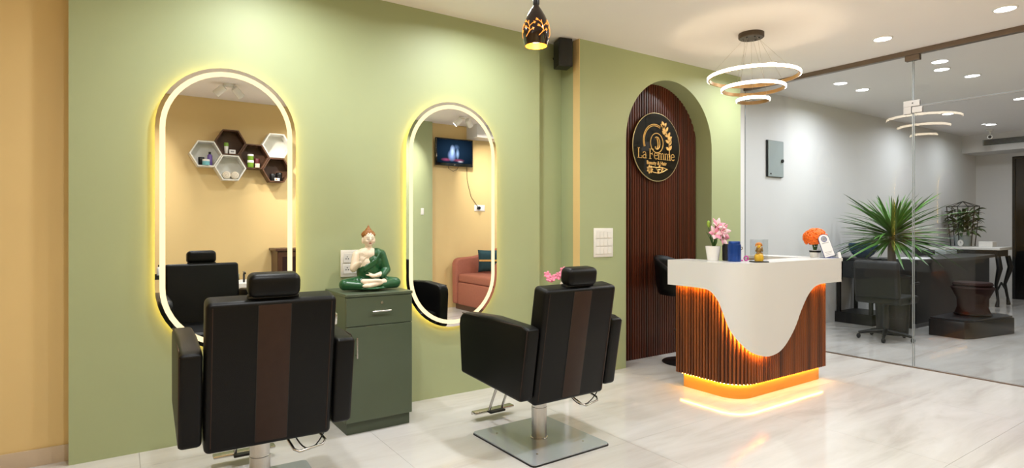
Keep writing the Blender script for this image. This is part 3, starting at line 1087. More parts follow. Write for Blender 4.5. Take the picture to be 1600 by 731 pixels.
rr = random.Random(3)
twigs = []
for q in range(6):
    a0 = -2.0 + q * 2 * PI / 6
    z0 = .035
    main = [(a0 + .2 * math.sin(i * .9) + .08 * i, z0 + .016 * i) for i in range(6)]
    twigs.append((main, .0016))
    for i in (1, 2, 3, 4):
        s = 1 if i % 2 else -1
        a, z = main[i]
        twigs.append(([(a, z), (a + s * .2, z + .012), (a + s * .38, z + .018)], .0015))
        for k in range(4):
            w_ = 2 * PI * k / 4 + .4
            twigs.append(([(a + s * .38, z + .018), (a + s * .38 + .11 * math.cos(w_), z + .018 + .007 * math.sin(w_))], .0019))
mb = MB()
for pts, t in twigs:
    mb.tube([on_shade(a, z) for a, z in pts], t, 5)
mb.build('cutout_glow_twigs', G_CUT, PD)  # raised glowing tubes stand in for bulb light shining through the piercings

# ------------------------------------------------------------------ ring chandelier
CH = thing('ring_chandelier', 'three-ring LED chandelier hanging above the reception counter', 'chandelier', (4.33, -1.045, CE))
MB().lathe([(0, 0), (.1, 0), (.1, -.034), (.094, -.04), (0, -.04)], n=40).build('canopy', M_BRONZE, CH, smooth=40)
for k in range(6):
    MB().lathe([(.006, -.04), (.006, -.046), (0, -.047)], (.06 * math.cos(k * PI / 3), .06 * math.sin(k * PI / 3), 0), 8).build('canopy_screw', M_DARKM, CH, smooth=40)
for (R, z, cx, cy, ph) in ((.352, 2.505, -.02, -.03, .3), (.243, 2.408, -.02, -.03, 1.1), (.124, 2.312, -.02, -.03, .6)):
    zz = z - CE
    b_ = .0135
    rg = MB().lathe([(R - .012, zz - b_), (R, zz - b_), (R, zz + b_), (R - .012, zz + b_), (R - .012, zz - b_)], (cx, cy, 0), 72).build('ring', M_RINGM, CH, smooth=40)
    MB().lathe([(R + .0005, zz - b_ + .001), (R + .006, zz - b_ + .004), (R + .006, zz + b_ - .004), (R + .0005, zz + b_ - .001), (R + .0005, zz - b_ + .001)], (cx, cy, 0), 72).build('ring_diffuser', G_RING, rg, smooth=40)
    for k in range(3):
        a = ph + 2 * PI * k / 3
        MB().tube([(.055 * math.cos(a), .055 * math.sin(a), -.04), (cx + (R - .006) * math.cos(a), cy + (R - .006) * math.sin(a), zz + b_)], .0009, 5).build('suspension_wire', M_WIRE, rg)

# ------------------------------------------------------------------ reception counter
CXL, CYF, CR, CXR = 3.65, -1.42, .25, 5.06
CCX, CCY = CXL + CR, CYF + CR
ARC = CR * PI / 2
S0, S1 = CCY - (-.75), ARC + (CXR - CCX)
S0 = -S0 if S0 > 0 else S0
WAVE = [(-.42, .812), (-.30, .812), (-.2, .812), (-.10, .809), (-.016, .793), (.048, .728), (.086, .638), (.131, .525), (.197, .436), (.29, .362), (.42, .322), (.52, .318), (.62, .338), (.714, .392), (.829, .502), (.91, .62), (1.005, .728), (1.09, .785), (1.16, .805), (1.25, .812), (1.35, .812), (1.6, .812)]


def wave(s):
    for i in range(len(WAVE) - 1):
        if WAVE[i][0] <= s <= WAVE[i + 1][0]:
            p0 = WAVE[max(i - 1, 0)]
            p1, p2 = WAVE[i], WAVE[i + 1]
            p3 = WAVE[min(i + 2, len(WAVE) - 1)]
            h_ = p2[0] - p1[0]
            m1 = (p2[1] - p0[1]) / max(p2[0] - p0[0], 1e-6) * h_
            m2 = (p3[1] - p1[1]) / max(p3[0] - p1[0], 1e-6) * h_
            t = (s - p1[0]) / h_
            return (2 * t ** 3 - 3 * t * t + 1) * p1[1] + (t ** 3 - 2 * t * t + t) * m1 + (-2 * t ** 3 + 3 * t * t) * p2[1] + (t ** 3 - t * t) * m2
    return .812


def cpt(s, d):
    """point on the counter outline at arc length s, moved inwards by d; also the outward angle"""
    if s < 0:
        return (CXL + d, CCY - s, PI)
    if s < ARC:
        a = PI + s / CR
        return (CCX + (CR - d) * math.cos(a), CCY + (CR - d) * math.sin(a), a)
    return (CCX + s - ARC, CYF + d, 1.5 * PI)


def ribbon(ss, d0, d1, zb, zt):
    """solid band following the outline between offsets d0, d1 and heights zb(s), zt(s)"""
    vs, fs = [], []
    for s in ss:
        for d in (d0, d1):
            x, y, _ = cpt(s, d)
            vs += [(x, y, zb(s)), (x, y, zt(s))]
    n = len(ss)
    for i in range(n - 1):
        a, c_ = 4 * i, 4 * (i + 1)
        fs += [(a, c_, c_ + 1, a + 1), (a + 2, a + 3, c_ + 3, c_ + 2), (a, a + 2, c_ + 2, c_), (a + 1, c_ + 1, c_ + 3, a + 3)]
    fs += [(0, 1, 3, 2), (4 * (n - 1), 4 * (n - 1) + 2, 4 * (n - 1) + 3, 4 * (n - 1) + 1)]
    return MB().add(vs, fs)


def srange(a, b, n=120):
    return [a + (b - a) * i / n for i in range(n + 1)]


RC = thing('reception_counter', 'white reception counter with wave apron over lit wooden slats', 'reception counter', (4.35, -1.05, 0))
OFF = Matrix.Translation((-4.35, -1.05 * -1, 0))


def cbuild(mb, name, m, parent=RC, **k):
    mb.v = [p - Vector((4.35, -1.05, 0)) for p in mb.v]
    return mb.build(name, m, parent, **k)


ap = cbuild(ribbon(srange(S0, S1), 0, .022, wave, lambda s: 1.01), 'wave_apron', M_COUNTER, smooth=30)
mb = ribbon(srange(S0, S1), .0221, .25, lambda s: .985, lambda s: 1.01)
mb.box(CXR - .25, CXR, CYF + .2501, -.68, .985, 1.01)
cbuild(mb, 'ledge_top', M_COUNTER, smooth=30)
mb = MB().box(CXR - .022, CXR, CYF + .0, -.68, .81, .9849)
mb.box(CXL + .0225, CXL + .25, -.772, -.75, .81, .9849)
cbuild(mb, 'side_apron', M_COUNTER)
mb = ribbon(srange(S0 + .03, S1 - .25), .23, .25, lambda s: .70, lambda s: .9848)
mb.box(CXR - .25, CXR - .23, CYF + .2501, -.68, .70, .9848)
cbuild(mb, 'inner_panel', M_TAN)
cbuild(MB().box(CXL + .251, CXR - .251, CYF + .251, -.72, .70, .73), 'work_desk', M_TAN)
# slatted body
SB0, SB1 = S0 + .045, S1 - .16
cbuild(ribbon(srange(SB0, SB1), .066, .23, lambda s: .112, lambda s: .80), 'body', M_CORE)
cb = cbuild(MB().box(4.0, CXR - .17, -1.19, -1.17, .112, .7), 'inner_body', M_TAN)
prof2 = [(.0105 * math.cos(PI * i / 6), .0105 * math.sin(PI * i / 6) * 1.3) for i in range(7)]
sl_me = MB().prism(prof2, 0.112, .80, axis='z').mesh('slat', M_SLAT_B, smooth=50)
s = SB0 + .012
while s < SB1 - .004:
    x, y, a = cpt(s, .066)
    link('slat', sl_me, RC, (x - 4.35, y + 1.05, 0), (0, 0, a - PI / 2))
    s += .0272 * (CR / (CR - .066) if 0 < s < ARC else 1)
# end slats round the left arm
for k in range(5):
    link('slat', sl_me, RC, (CXL + .065 + k * .0272 - 4.35, -.795 + 1.05, 0), (0, 0, 0))
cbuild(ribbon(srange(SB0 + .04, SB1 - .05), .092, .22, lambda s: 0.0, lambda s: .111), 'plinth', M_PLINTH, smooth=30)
# LED strips
cbuild(ribbon(srange(SB0 + .02, SB1 - .02), .074, .080, lambda s: .107, lambda s: .1115), 'floor_led_strip', G_LEDF)
cbuild(ribbon(srange(S0 + .03, S1 - .16), .0221, .030, wave, lambda s: wave(s) + .010), 'apron_led_shield', M_COUNTER, smooth=30)  # lip added to block the LED strip from view and from glass reflections
for sa, sb in ((S0 + .05, .52), (1.10, S1 - .17)):
    cbuild(ribbon(srange(sa, sb), .0225, .033, lambda s: wave(s) + .012, lambda s: wave(s) + .026), 'apron_led_strip', G_LED)

# ------------------------------------------------------------------ things on the counter
TZ = 1.0105


def petal_mesh(l, wd, curl, m, n=6, dish=.25):
    vs, fs = [], []
    for i in range(n + 1):
        u = i / n
        w_ = wd * (math.sin(PI * min(u * .92 + .06, 1)) ** .8)
        z = l * (u - .3 * curl * u * u)
        r_ = curl * l * u * u * .9 + .15 * l * u
        for v in (-1, 0, 1):
            vs.append((r_ - dish * w_ * (1 - abs(v)), v * w_, z))
    for i in range(n):
        for v in (0, 1):
            a = i * 3 + v
            fs.append((a, a + 1, a + 4, a + 3))
    mb = MB().add(vs, fs)
    me = mb.mesh('petal', m, smooth=80)
    return me


def solid(o, t=.0012):
    md = o.modifiers.new('thickness', 'SOLIDIFY')
    md.thickness = t
    return o


lp = thing('lily_pot', 'pink artificial lilies in a white pot on the counter', 'flower pot', (3.85, -1.03, TZ))
MB().lathe([(.0, 0), (.042, 0), (.0425, .004), (.058, .108), (.058, .113), (.053, .113), (.05, .1), (0, .098)], n=32).build('pot', M_PORC, lp, smooth=40)
MB().lathe([(0, .098), (.0505, .098), (.0505, .1), (0, .102)], n=20).build('soil', M_SOIL, lp)
pw, pp = petal_mesh(.078, .023, .75, M_PETALW), petal_mesh(.075, .022, .75, M_PETAL)
RZ = -math.radians(34.25)
Rv = Vector((math.cos(RZ), math.sin(RZ), 0))          # the way the bouquet spreads
Fv = Vector((-math.sin(-RZ), -math.cos(-RZ), 0))


def spot(u, v, z):
    return Rv * u + Fv * v + Vector((0, 0, z))


flowers = [(spot(.0, .03, .205), (.5, .1, .3), 0), (spot(.03, .0, .265), (.1, .25, .5), 1), (spot(.065, .01, .225), (.1, .7, .1), 0), (spot(.055, .02, .18), (.3, .8, -.2), 1)]
for k, (p, tilt3, kind) in enumerate(flowers):
    f = thing_part('lily_bloom', lp)
    f.location = p
    d = (Fv * (1.0 if k != 1 else .6) + Rv * tilt3[1] + Vector((0, 0, tilt3[2] + .1))).normalized()
    f.rotation_euler = d.to_track_quat('Z', 'Y').to_euler()
    for i in range(6):
        solid(link('petal', pp if (i + kind) % 2 else pw, f, (0, 0, -.02), (0, 0, 2 * PI * i / 6)))
    MB().tube([(0, 0, -.02), (0, 0, .03)], .0022, 6).ell((0, 0, .031), .004, 8, 6).build('pistil', M_BUD, f, smooth=60)
    MB().tube([tuple(p - d * .02), tuple(p - d * .05 - Vector((0, 0, .03))), (p.x * .3, p.y * .3, .13), (0, 0, .095)], .0028, 6).build('stem', M_LEAF, lp, smooth=60)
for k, (p, q) in enumerate(((spot(-.035, .0, .285), .014), (spot(-.004, -.01, .25), .010))):
    MB().ell(tuple(p), (q, q, q * 2), 12, 10, rot=(0, -.1, 0)).build('bud', M_BUD, lp, smooth=60)
    MB().tube([tuple(p - Vector((0, 0, q * 1.6))), (p.x * .6, p.y * .6, .18), (0, 0, .095)], .0028, 6).build('stem', M_LEAF, lp, smooth=60)


def leaf_blade(root, tip, wd, sag, n=8, up=Vector((0, 0, 1))):
    root, tip = Vector(root), Vector(tip)
    d = tip - root
    side = d.cross(up)
    side = side.normalized() if side.length > 1e-5 else Vector((1, 0, 0))
    vs, fs = [], []
    for i in range(n + 1):
        u = i / n
        p = root + d * u + up * (sag * 4 * u * (1 - u)) * d.length
        w_ = wd * max(math.sin(PI * (u * .9 + .1)) ** .7, .02)
        nrm = side.cross(d).normalized()
        vs += [p - side * w_ + nrm * w_ * .3, p - nrm * 0, p + side * w_ + nrm * w_ * .3]
    for i in range(n):
        for v in (0, 1):
            a = i * 3 + v
            fs.append((a, a + 1, a + 4, a + 3))
    return MB().add(vs, fs)


for (u, v, z, w_) in ((-.03, .02, .20, .010), (.02, .03, .17, .012), (-.015, -.03, .21, .01), (.03, -.02, .19, .011), (-.055, .0, .225, .009)):
    solid(leaf_blade((0, 0, .095), tuple(spot(u, v, z)), w_, .06, up=Vector((.2, -.3, 1)).normalized()).build('leaf', M_LEAF, lp, smooth=60))

bk = thing('storage_jar', 'black cylindrical jar between the lily pot and blue tumbler', 'jar', (3.935, -1.105, TZ))
MB().lathe([(0, 0), (.038, 0), (.043, .006), (.044, .11), (.04, .125), (.034, .13), (0, .131)], n=28).build('body', M_BLACK, bk, smooth=40)
MB().lathe([(.0445, .088), (.0452, .09), (.0445, .092)], n=28).build('lid_seam', M_RUBBER, bk, smooth=40)
tb = thing('steel_tumbler', 'metallic blue tumbler with lid on the counter', 'tumbler', (3.885, -1.195, TZ))
MB().lathe([(0, 0), (.047, 0), (.0485, .003), (.0485, .128), (.046, .130), (0, .130)], n=32).build('body', M_BLUE, tb, smooth=40)
MB().lathe([(0, .1305), (.0425, .1305), (.0425, .150), (.040, .153), (0, .153)], n=32).build('lid', M_BLUE, tb, smooth=40)
cl = Rv * .05
MB().tube([tuple(cl + Vector((0, 0, .11))), tuple(cl * 1.2 + Vector((0, 0, .108))), tuple(cl * 1.25 + Vector((0, 0, .095))), tuple(cl + Vector((0, 0, .088)))], .004, 8).build('clasp', M_STEEL, tb, smooth=60)

cs = thing('display_case', 'small clear display case holding a yellow figurine on the counter', 'display case', (3.955, -1.355, TZ), math.radians(-30))
MB().box(-.056, .056, -.045, .045, 0, .008).build('base', M_DARKM, cs, 40, .002, 1)
mb = MB()
for (x0, x1, y0, y1) in ((-.05, .05, -.041, -.039), (-.05, .05, .039, .041), (-.05, -.048, -.039, .039), (.048, .05, -.039, .039)):
    mb.box(x0, x1, y0, y1, .008, .168)
mb.box(-.05, .05, -.041, .041, .1681, .170)
mb.build('glass_cover', P_CASE, cs)
fg = thing('figurine', 'tiny yellow and orange figurine inside the clear display case', 'figurine', (3.955, -1.355, TZ + .0085), math.radians(-30))
MB().lathe([(0, 0), (.03, 0), (.032, .01), (.034, .025), (.03, .045), (.02, .055), (0, .058)], n=20).build('base', M_YFIG, fg, smooth=50)
mb = MB().ell((0, 0, .075), (.018, .014, .026))
for s in (-1, 1):
    mb.cap((s * .012, 0, .09), (s * .024, -.004, .075), .007, .006, 8).cap((s * .024, -.004, .075), (s * .02, -.008, .10), .006, .005, 8)
    mb.ell((s * .012, -.008, .056), (.014, .012, .01))
mb.build('torso', M_BFIG, fg, smooth=60)
MB().ell((0, 0, .108), (.014, .014, .015)).build('head', M_YFIG, fg, smooth=60)
mb = MB()
for k in range(11):
    a = PI * k / 10
    mb.ell((.022 * math.cos(a), .002, .115 + .018 * math.sin(a)), .007, 8, 6)
mb.ell((0, 0, .125), (.018, .01, .012)).build('crown', M_OFIG, fg, smooth=60)

ck = thing('hair_clip', 'small magenta hair clip lying on the counter beside the case', 'hair clip', (3.99, -1.20, TZ), math.radians(-34))
MB().box(-.045, -.003, -.006, .006, 0, .009).build('bar', M_MAGENTA, ck, 40, .003, 2)
mb = MB().tube([(.022 + .016 * math.cos(2 * PI * i / 16), 0, .02 + .017 * math.sin(2 * PI * i / 16)) for i in range(16)], .0045, 8, closed=True)
mb.build('bow', M_MAGENTA, ck, smooth=60)

op = thing('orange_flower_pot', 'round bunch of orange flowers in a banded pot', 'flower pot', (4.985, -1.225, TZ))
MB().lathe([(0, 0), (.036, 0), (.038, .004), (.044, .062), (.04, .062), (0, .06)], n=28).build('pot', M_PORC, op, smooth=40)
MB().lathe([(.0425, .042), (.0452, .042), (.0462, .058), (.0442, .058)], n=28).build('band', M_INK, op, smooth=40)
bm_f = MB().ell((0, 0, 0), (.006, .006, .006), 8, 6)
for i in range(6):
    a = 2 * PI * i / 6
    bm_f.ell((.011 * math.cos(a), .011 * math.sin(a), -.001), (.010, .008, .006), 8, 6, rot=(0, .3, a))
fm = bm_f.mesh('blossom', M_ORANGE, smooth=80)
rr = random.Random(5)
NB = 60
for i in range(NB):
    zc = 1 - 1.55 * (i + .5) / NB
    a = i * 2.39996
    q = math.sqrt(max(1 - zc * zc, 0))
    d = Vector((q * math.cos(a), q * math.sin(a), zc))
    rad = .082 + rr.uniform(-.006, .008)
    p = Vector((0, 0, .165)) + Vector((d.x * rad * 1.05, d.y * rad * 1.05, d.z * rad * .95))
    link('blossom', fm, op, tuple(p), d.to_track_quat('Z', 'Y').to_euler(), (1.15, 1.15, 1.15))
MB().ell((0, 0, .162), (.064, .064, .055)).build('flower_core', M_ORANGE, op, smooth=60)
for k in range(7):
    a = 2 * PI * k / 7
    MB().tube([(.008 * math.cos(a), .008 * math.sin(a), .055), (.014 * math.cos(a + .5), .014 * math.sin(a + .5), .08), (.02 * math.cos(a), .02 * math.sin(a), .11)], .004, 6).build('stem', M_LEAF, op, smooth=60)

qs = thing('payment_stand', 'tilted white payment card stand with blue base beside orange flowers', 'card stand', (4.965, -1.362, TZ), math.radians(-30))
pts = [(-.048, 0), (.048, 0), (.048, .165)] + [(.048 * math.cos(PI * i / 10), .165 + .035 * math.sin(PI * i / 10)) for i in range(1, 10)] + [(-.048, .165)]
MB().box(-.06, .06, -.03, .05, 0, .004).build('base', M_STANDB, qs, 40, .001, 1)
tl = (-.2, -.24, 0)
bd = MB().prism(pts, -.002, .002).build('back_board', M_STANDB, qs, loc=(0, -.002, .007), rot=tl)
pts2 = [(x * .93, .006 + z * .955) for x, z in pts]
MB().prism(pts2, -.0035, -.002).build('card', M_PAPER, bd)
MB().tube([(.022 * math.cos(2 * PI * i / 24), -.0035, .158 + .022 * math.sin(2 * PI * i / 24)) for i in range(24)], .003, 6, closed=True).build('round_mark', M_INKB, bd)
MB().cyl((0, -.0035, .158), (0, -.0045, .158), .016, n=20).build('mark_centre', M_INKG, bd)
MB().box(-.03, .03, -.0042, -.0035, .045, .048).box(-.025, .025, -.0042, -.0035, .035, .037).box(-.03, .02, -.0042, -.0035, .022, .024).box(-.03, .03, -.0042, -.0035, .122, .126).build('print_line', M_INKG, bd)
tc_ = thing('tent_card', 'small white folded paper card at the end of the counter', 'card', (5.035, -1.40, TZ), math.radians(-20))
tc_.scale = (.45, .45, .9)
MB().prism([(-.035, 0), (.035, 0), (.03, .055), (.0, .062), (-.03, .05)], -.001, .001).build('front_sheet', M_PAPER, tc_, loc=(.02, -.01, .001), rot=(-.45, 0, 0))
MB().prism([(-.035, 0), (.035, 0), (.03, .055), (.0, .062), (-.03, .05)], -.001, .001).build('back_sheet', M_PAPER, tc_, loc=(.02, .05, .001), rot=(.45, 0, 0))
tag(MB().box(4.74, 4.80, -1.158, -1.10, .7305, .985).build('file_folder', M_BLUE, bevel=.003, seg=1), 'blue file box standing inside the reception counter', 'folder')

# ------------------------------------------------------------------ stool behind the counter
sl = thing('bar_stool', 'black bucket bar stool in front of the slatted niche', 'stool', (4.40, -.30, 0), math.radians(200))
MB().lathe([(0, 0), (.2, 0), (.2, .008), (.19, .014), (.05, .022), (.03, .04), (0, .04)], n=40).build('base', M_BLACK, sl, smooth=40)
MB().lathe([(.03, .03), (.03, .35), (.022, .352), (.022, .66)], n=20).build('post', M_BLACK, sl, smooth=40)
MB().tube([(.13 * math.cos(2 * PI * i / 24), .13 * math.sin(2 * PI * i / 24) + .05, .3) for i in range(24)], .009, 8, closed=True).build('foot_ring', M_BLACK, sl, smooth=60)
# bucket shell: a dish whose rim rises towards the back
vs, fs = [], []
NU, NV = 36, 12
for j in range(NV + 1):
    t = j / NV
    for k in range(NU):
        a = 2 * PI * k / NU
        back = max(0, (1 - math.sin(a)) / 2)
        r_ = .23 * min(1, t * 1.9) ** .8
        rise = max(0, t - .5) / .5
        hgt = .02 + .30 * back ** .8
        z = .66 + .02 * t + rise * hgt
        r_ += .03 * rise
        vs.append((r_ * math.cos(a), r_ * math.sin(a) * .92, z))
for j in range(NV):
    for k in range(NU):
        l = (k + 1) % NU
        fs.append((j * NU + k, j * NU + l, (j + 1) * NU + l, (j + 1) * NU + k))
sh = MB().add(vs, fs).build('bucket_seat', M_LEATHER, sl, smooth=70)
md = sh.modifiers.new('thickness', 'SOLIDIFY')
md.thickness = .035
md.offset = 1
MB().lathe([(0, .70), (.17, .70), (.185, .715), (.17, .745), (0, .755)], n=32).build('cushion', M_LEATHER, sl, smooth=60)

# flowers behind the right chair, on the hidden cabinet
fs_ = thing('flower_stand', 'slim white flower stand hidden behind the right salon chair', 'stand', (3.01, -.26, 0))
MB().lathe([(0, 0), (.1, 0), (.1, .012), (.02, .03), (.016, .05), (.016, .745), (.03, .755), (0, .756)], n=24).build('pedestal', M_PORC, fs_, smooth=40)
MB().lathe([(0, .757), (.105, .757), (.11, .765), (.105, .775), (0, .775)], n=28).build('top', M_PORC, fs_, smooth=40)
pf = thing('pink_flower_vase', 'bunch of pink flowers peeking out behind the right salon chair', 'flower vase', (2.985, -.26, .7755))
MB().lathe([(0, 0), (.03, 0), (.04, .03), (.03, .06), (.022, .075), (.026, .085), (0, .084)], n=24).build('vase', M_PORC, pf, smooth=40)
bp = MB()
for i in range(5):
    a = 2 * PI * i / 5
    bp.ell((.016 * math.cos(a), .016 * math.sin(a), .004), (.017, .012, .007), 8, 6, rot=(0, -.4, a))
bp.ell((0, 0, .004), .007, 8, 6)
bpm = bp.mesh('blossom', M_HOTPINK, smooth=80)
for i, (u, v, z) in enumerate(((-.085, .0, .085), (-.07, .02, .055), (-.04, .02, .06), (.0, .01, .07), (.03, .03, .09), (.045, .0, .12), (.015, -.02, .08), (-.055, -.02, .045), (.07, .01, .1))):
    p = Rv * (u - .055) + Fv * v + Vector((0, 0, z + .025))
    link('blossom', bpm, pf, tuple(p), (Fv + Vector((0, 0, .5))).to_track_quat('Z', 'Y').to_euler())
    MB().tube([tuple(p), (p.x * .5, p.y * .5, .095), (0, 0, .08)], .002, 5).build('stem', M_LEAF, pf)

# ------------------------------------------------------------------ the side seen in the mirrors
HR = .18


def hexpts(r_, ph=0):
    return [(r_ * math.cos(PI / 3 * k + ph), r_ * math.sin(PI / 3 * k + ph)) for k in range(6)]


def hexshelf(x, z, m, label):
    s = thing('hexagon_shelf', label, 'wall shelf', (x, YO, z), group='hexagon wall shelves')
    o, i_ = hexpts(HR - .001), hexpts(HR - .018)
    for k in range(6):
        j = (k + 1) % 6
        MB().prism([o[k], o[j], i_[j], i_[k]], 0.0, .18).build('side_panel', m, s)
    MB().prism(hexpts(HR - .0185), 0.0005, .008).build('back_panel', m, s)
    return s


HEX = [(.888, 2.159, M_HEXW, 'white hexagon shelf at the lower left end of the cluster'),
       (1.160, 2.318, M_HEXB, 'brown hexagon shelf at the top of the cluster, green tube inside'),
       (1.160, 2.003, M_HEXW, 'white hexagon shelf at the bottom holding two rolled towels'),
       (1.432, 2.160, M_HEXB, 'brown hexagon shelf in the middle holding green and maroon jars'),
       (1.704, 2.318, M_HEXW, 'empty white hexagon shelf at the upper right of the cluster'),
       (1.704, 2.003, M_HEXB, 'brown hexagon shelf at the lower right holding black bottles')]
for h_ in HEX:
    hexshelf(*h_)
HB = -HR * .866 + .0165       # inner floor of a shelf below its centre


def bottle(x, y, z, r_, h_, m, cap, label, cat='bottle', name='bottle'):
    t_ = thing(name, label, cat, (x, y, z))
    MB().lathe([(0, 0), (r_ * .95, 0), (r_, .004), (r_, h_ * .72), (r_ * .75, h_ * .8), (r_ * .45, h_ * .84), (0, h_ * .84)], n=20).build('body', m, t_, smooth=40)
    MB().lathe([(0, h_ * .8405), (r_ * .5, h_ * .8405), (r_ * .5, h_), (0, h_)], n=16).build('cap', cap, t_, smooth=40)


def jar(x, y, z, r_, h_, m, lid, label, name='jar'):
    t_ = thing(name, label, 'jar', (x, y, z))
    MB().lathe([(0, 0), (r_ * .92, 0), (r_, .006), (r_, h_ * .66), (0, h_ * .66)], n=24).build('body', m, t_, smooth=40)
    MB().lathe([(0, h_ * .665), (r_ * 1.03, h_ * .665), (r_ * 1.03, h_ * .97), (r_ * .98, h_), (0, h_)], n=24).build('lid', lid, t_, smooth=40)


hy = YO + .135
x, z = HEX[0][0], HEX[0][1] + HB
jar(x - .044, hy - .03, z, .034, .10, M_BLACK, M_BLACK, 'black jar in the leftmost white hexagon shelf')
jar(x + .0, hy + .035, z, .04, .07, M_AQUA, M_PORC, 'pale aqua jar in the leftmost white hexagon shelf')
bottle(x + .048, hy - .03, z, .028, .17, M_PURPLE, M_BLACK, 'purple bottle with black cap in the leftmost hexagon shelf')
x, z = HEX[1][0], HEX[1][1] + HB
t_ = thing('cream_tube', 'lime topped tube standing in the top brown hexagon shelf', 'tube', (x - .045, hy, z))
MB().lathe([(0, 0), (.02, 0), (.02, .03), (.022, .04), (.026, .09)], n=18).build('cap', M_PORC, t_, smooth=40)
MB().lathe([(.0262, .0905), (.028, .12), (.024, .135), (0, .135)], n=18).build('body', M_LIME, t_, smooth=40)
t_ = thing('white_carton', 'small white carton in the top brown hexagon shelf', 'box', (x + .02, hy + .02, z))
MB().box(-.035, .035, -.02, .02, 0, .05).build('carton', M_PAPER, t_, bevel=.001, seg=1)
MB().box(-.02, .02, .0201, .0206, .015, .035).build('print', M_INKG, t_)
x, z = HEX[2][0], HEX[2][1] + HB
for dx, lb_ in ((-.047, 'left'), (.047, 'right')):
    t_ = thing('rolled_towel', lb_ + ' rolled white towel in the bottom white hexagon shelf', 'towel', (x + (-dx), hy, z + .046))
    MB().lathe([(0, -.06), (.04, -.06), (.046, -.054), (.046, .054), (.04, .06), (0, .06)], n=24, M=Matrix.Rotation(PI / 2, 4, 'X')).build('roll', M_CREAM, t_, smooth=50)
    sp_ = [((.004 + .0017 * i) * math.cos(i * .55), .0605, (.004 + .0017 * i) * math.sin(i * .55)) for i in range(22)]
    MB().tube(sp_, .0014, 5).build('spiral_edge', M_TAN, t_)
x, z = HEX[3][0], HEX[3][1] + HB
jar(x - .04, hy + .02, z, .038, .09, M_LIME, M_PORC, 'white lidded green jar in the middle brown hexagon shelf')
jar(x - .04, hy + .02, z + .0915, .036, .075, M_LIME, M_PORC, 'green jar stacked on another in the middle brown shelf')
jar(x + .043, hy - .03, z, .034, .12, M_MAROON, M_MAROON, 'maroon jar in the middle brown hexagon shelf')
jar(x + .035, hy + .045, z, .028, .05, M_CREAM, M_CREAM, 'small cream jar in the middle brown hexagon shelf')
x, z = HEX[5][0], HEX[5][1] + HB
jar(x - .04, hy - .02, z, .036, .09, M_BLACK, M_BLACK, 'black jar in the lower right brown hexagon shelf')
jar(x + .04, hy - .03, z, .038, .11, M_BLACK, M_GLOSSBLK, 'taller glossy black jar in the lower right brown shelf')
t_ = thing('white_carton', 'small white carton in the lower right brown hexagon shelf', 'box', (x + .0, hy + .045, z))
MB().box(-.03, .03, -.012, .012, 0, .035).build('carton', M_PAPER, t_, bevel=.001, seg=1)
MB().box(-.02, .0, .0121, .0126, .008, .026).build('print', M_OFIG, t_)

# television
tv = thing('television', 'black flat television on the yellow wall, seen in right mirror', 'television', (4.36, YO, 2.43))
TW, TH_ = .33, .215
MB().box(-TW, TW, .045, .085, -TH_, TH_).build('housing', M_GLOSSBLK, tv, 40, .008, 2)
MB().box(-.12, .12, 0, .045, -.1, .1).build('wall_bracket', M_DARKM, tv)


def screen_mat():
    m = bpy.data.materials.new('tv_picture')
    m.use_nodes = True
    nt = m.node_tree
    nt.nodes.remove(nt.nodes['Principled BSDF'])
    tc = nt.nodes.new('ShaderNodeTexCoord')
    tot = None

    def blob(cx, cz, rx, rz_, col, gain):
        nonlocal tot
        mp = nt.nodes.new('ShaderNodeMapping')
        mp.vector_type = 'POINT'
        mp.inputs['Scale'].default_value = (1 / rx, 0, 1 / rz_)
        mp.inputs['Location'].default_value = (-cx / rx, 0, -cz / rz_)
        nt.links.new(tc.outputs['Object'], mp.inputs[0])
        g = nt.nodes.new('ShaderNodeTexGradient')
        g.gradient_type = 'SPHERICAL'
        nt.links.new(mp.outputs[0], g.inputs[0])
        sc = nt.nodes.new('ShaderNodeVectorMath')
        sc.operation = 'SCALE'
        sc.inputs[0].default_value = tuple(c_ * gain for c_ in col)
        nt.links.new(g.outputs[1], sc.inputs['Scale'])
        if tot is None:
            tot = sc.outputs[0]
        else:
            ad = nt.nodes.new('ShaderNodeVectorMath')
            ad.operation = 'ADD'
            nt.links.new(tot, ad.inputs[0])
            nt.links.new(sc.outputs[0], ad.inputs[1])
            tot = ad.outputs[0]
    # object x runs leftwards as seen from the room, so mirrored view reads like the photo
    blob(0, 0, .5, .3, (.02, .05, .10), .9)
    blob(-.04, .03, .05, .09, (.5, .65, 1), 1.5)
    blob(-.05, -.05, .08, .10, (.4, .55, 1), 1.2)
    blob(.05, -.02, .035, .09, (.45, .65, 1), 1.1)
    blob(.03, .08, .06, .05, (.1, .16, .3), 1)
    blob(-.15, -.12, .1, .03, (.7, .1, .25), .6)
    blob(.06, -.12, .12, .03, (.7, .1, .2), .5)
    blob(.1, -.14, .06, .02, (.8, .8, .9), .8)
    e = nt.nodes.new('ShaderNodeEmission')
    e.inputs[1].default_value = 1.0
    nt.links.new(tot, e.inputs[0])
    nt.links.new(e.outputs[0], nt.nodes['Material Output'].inputs[0])
    return m


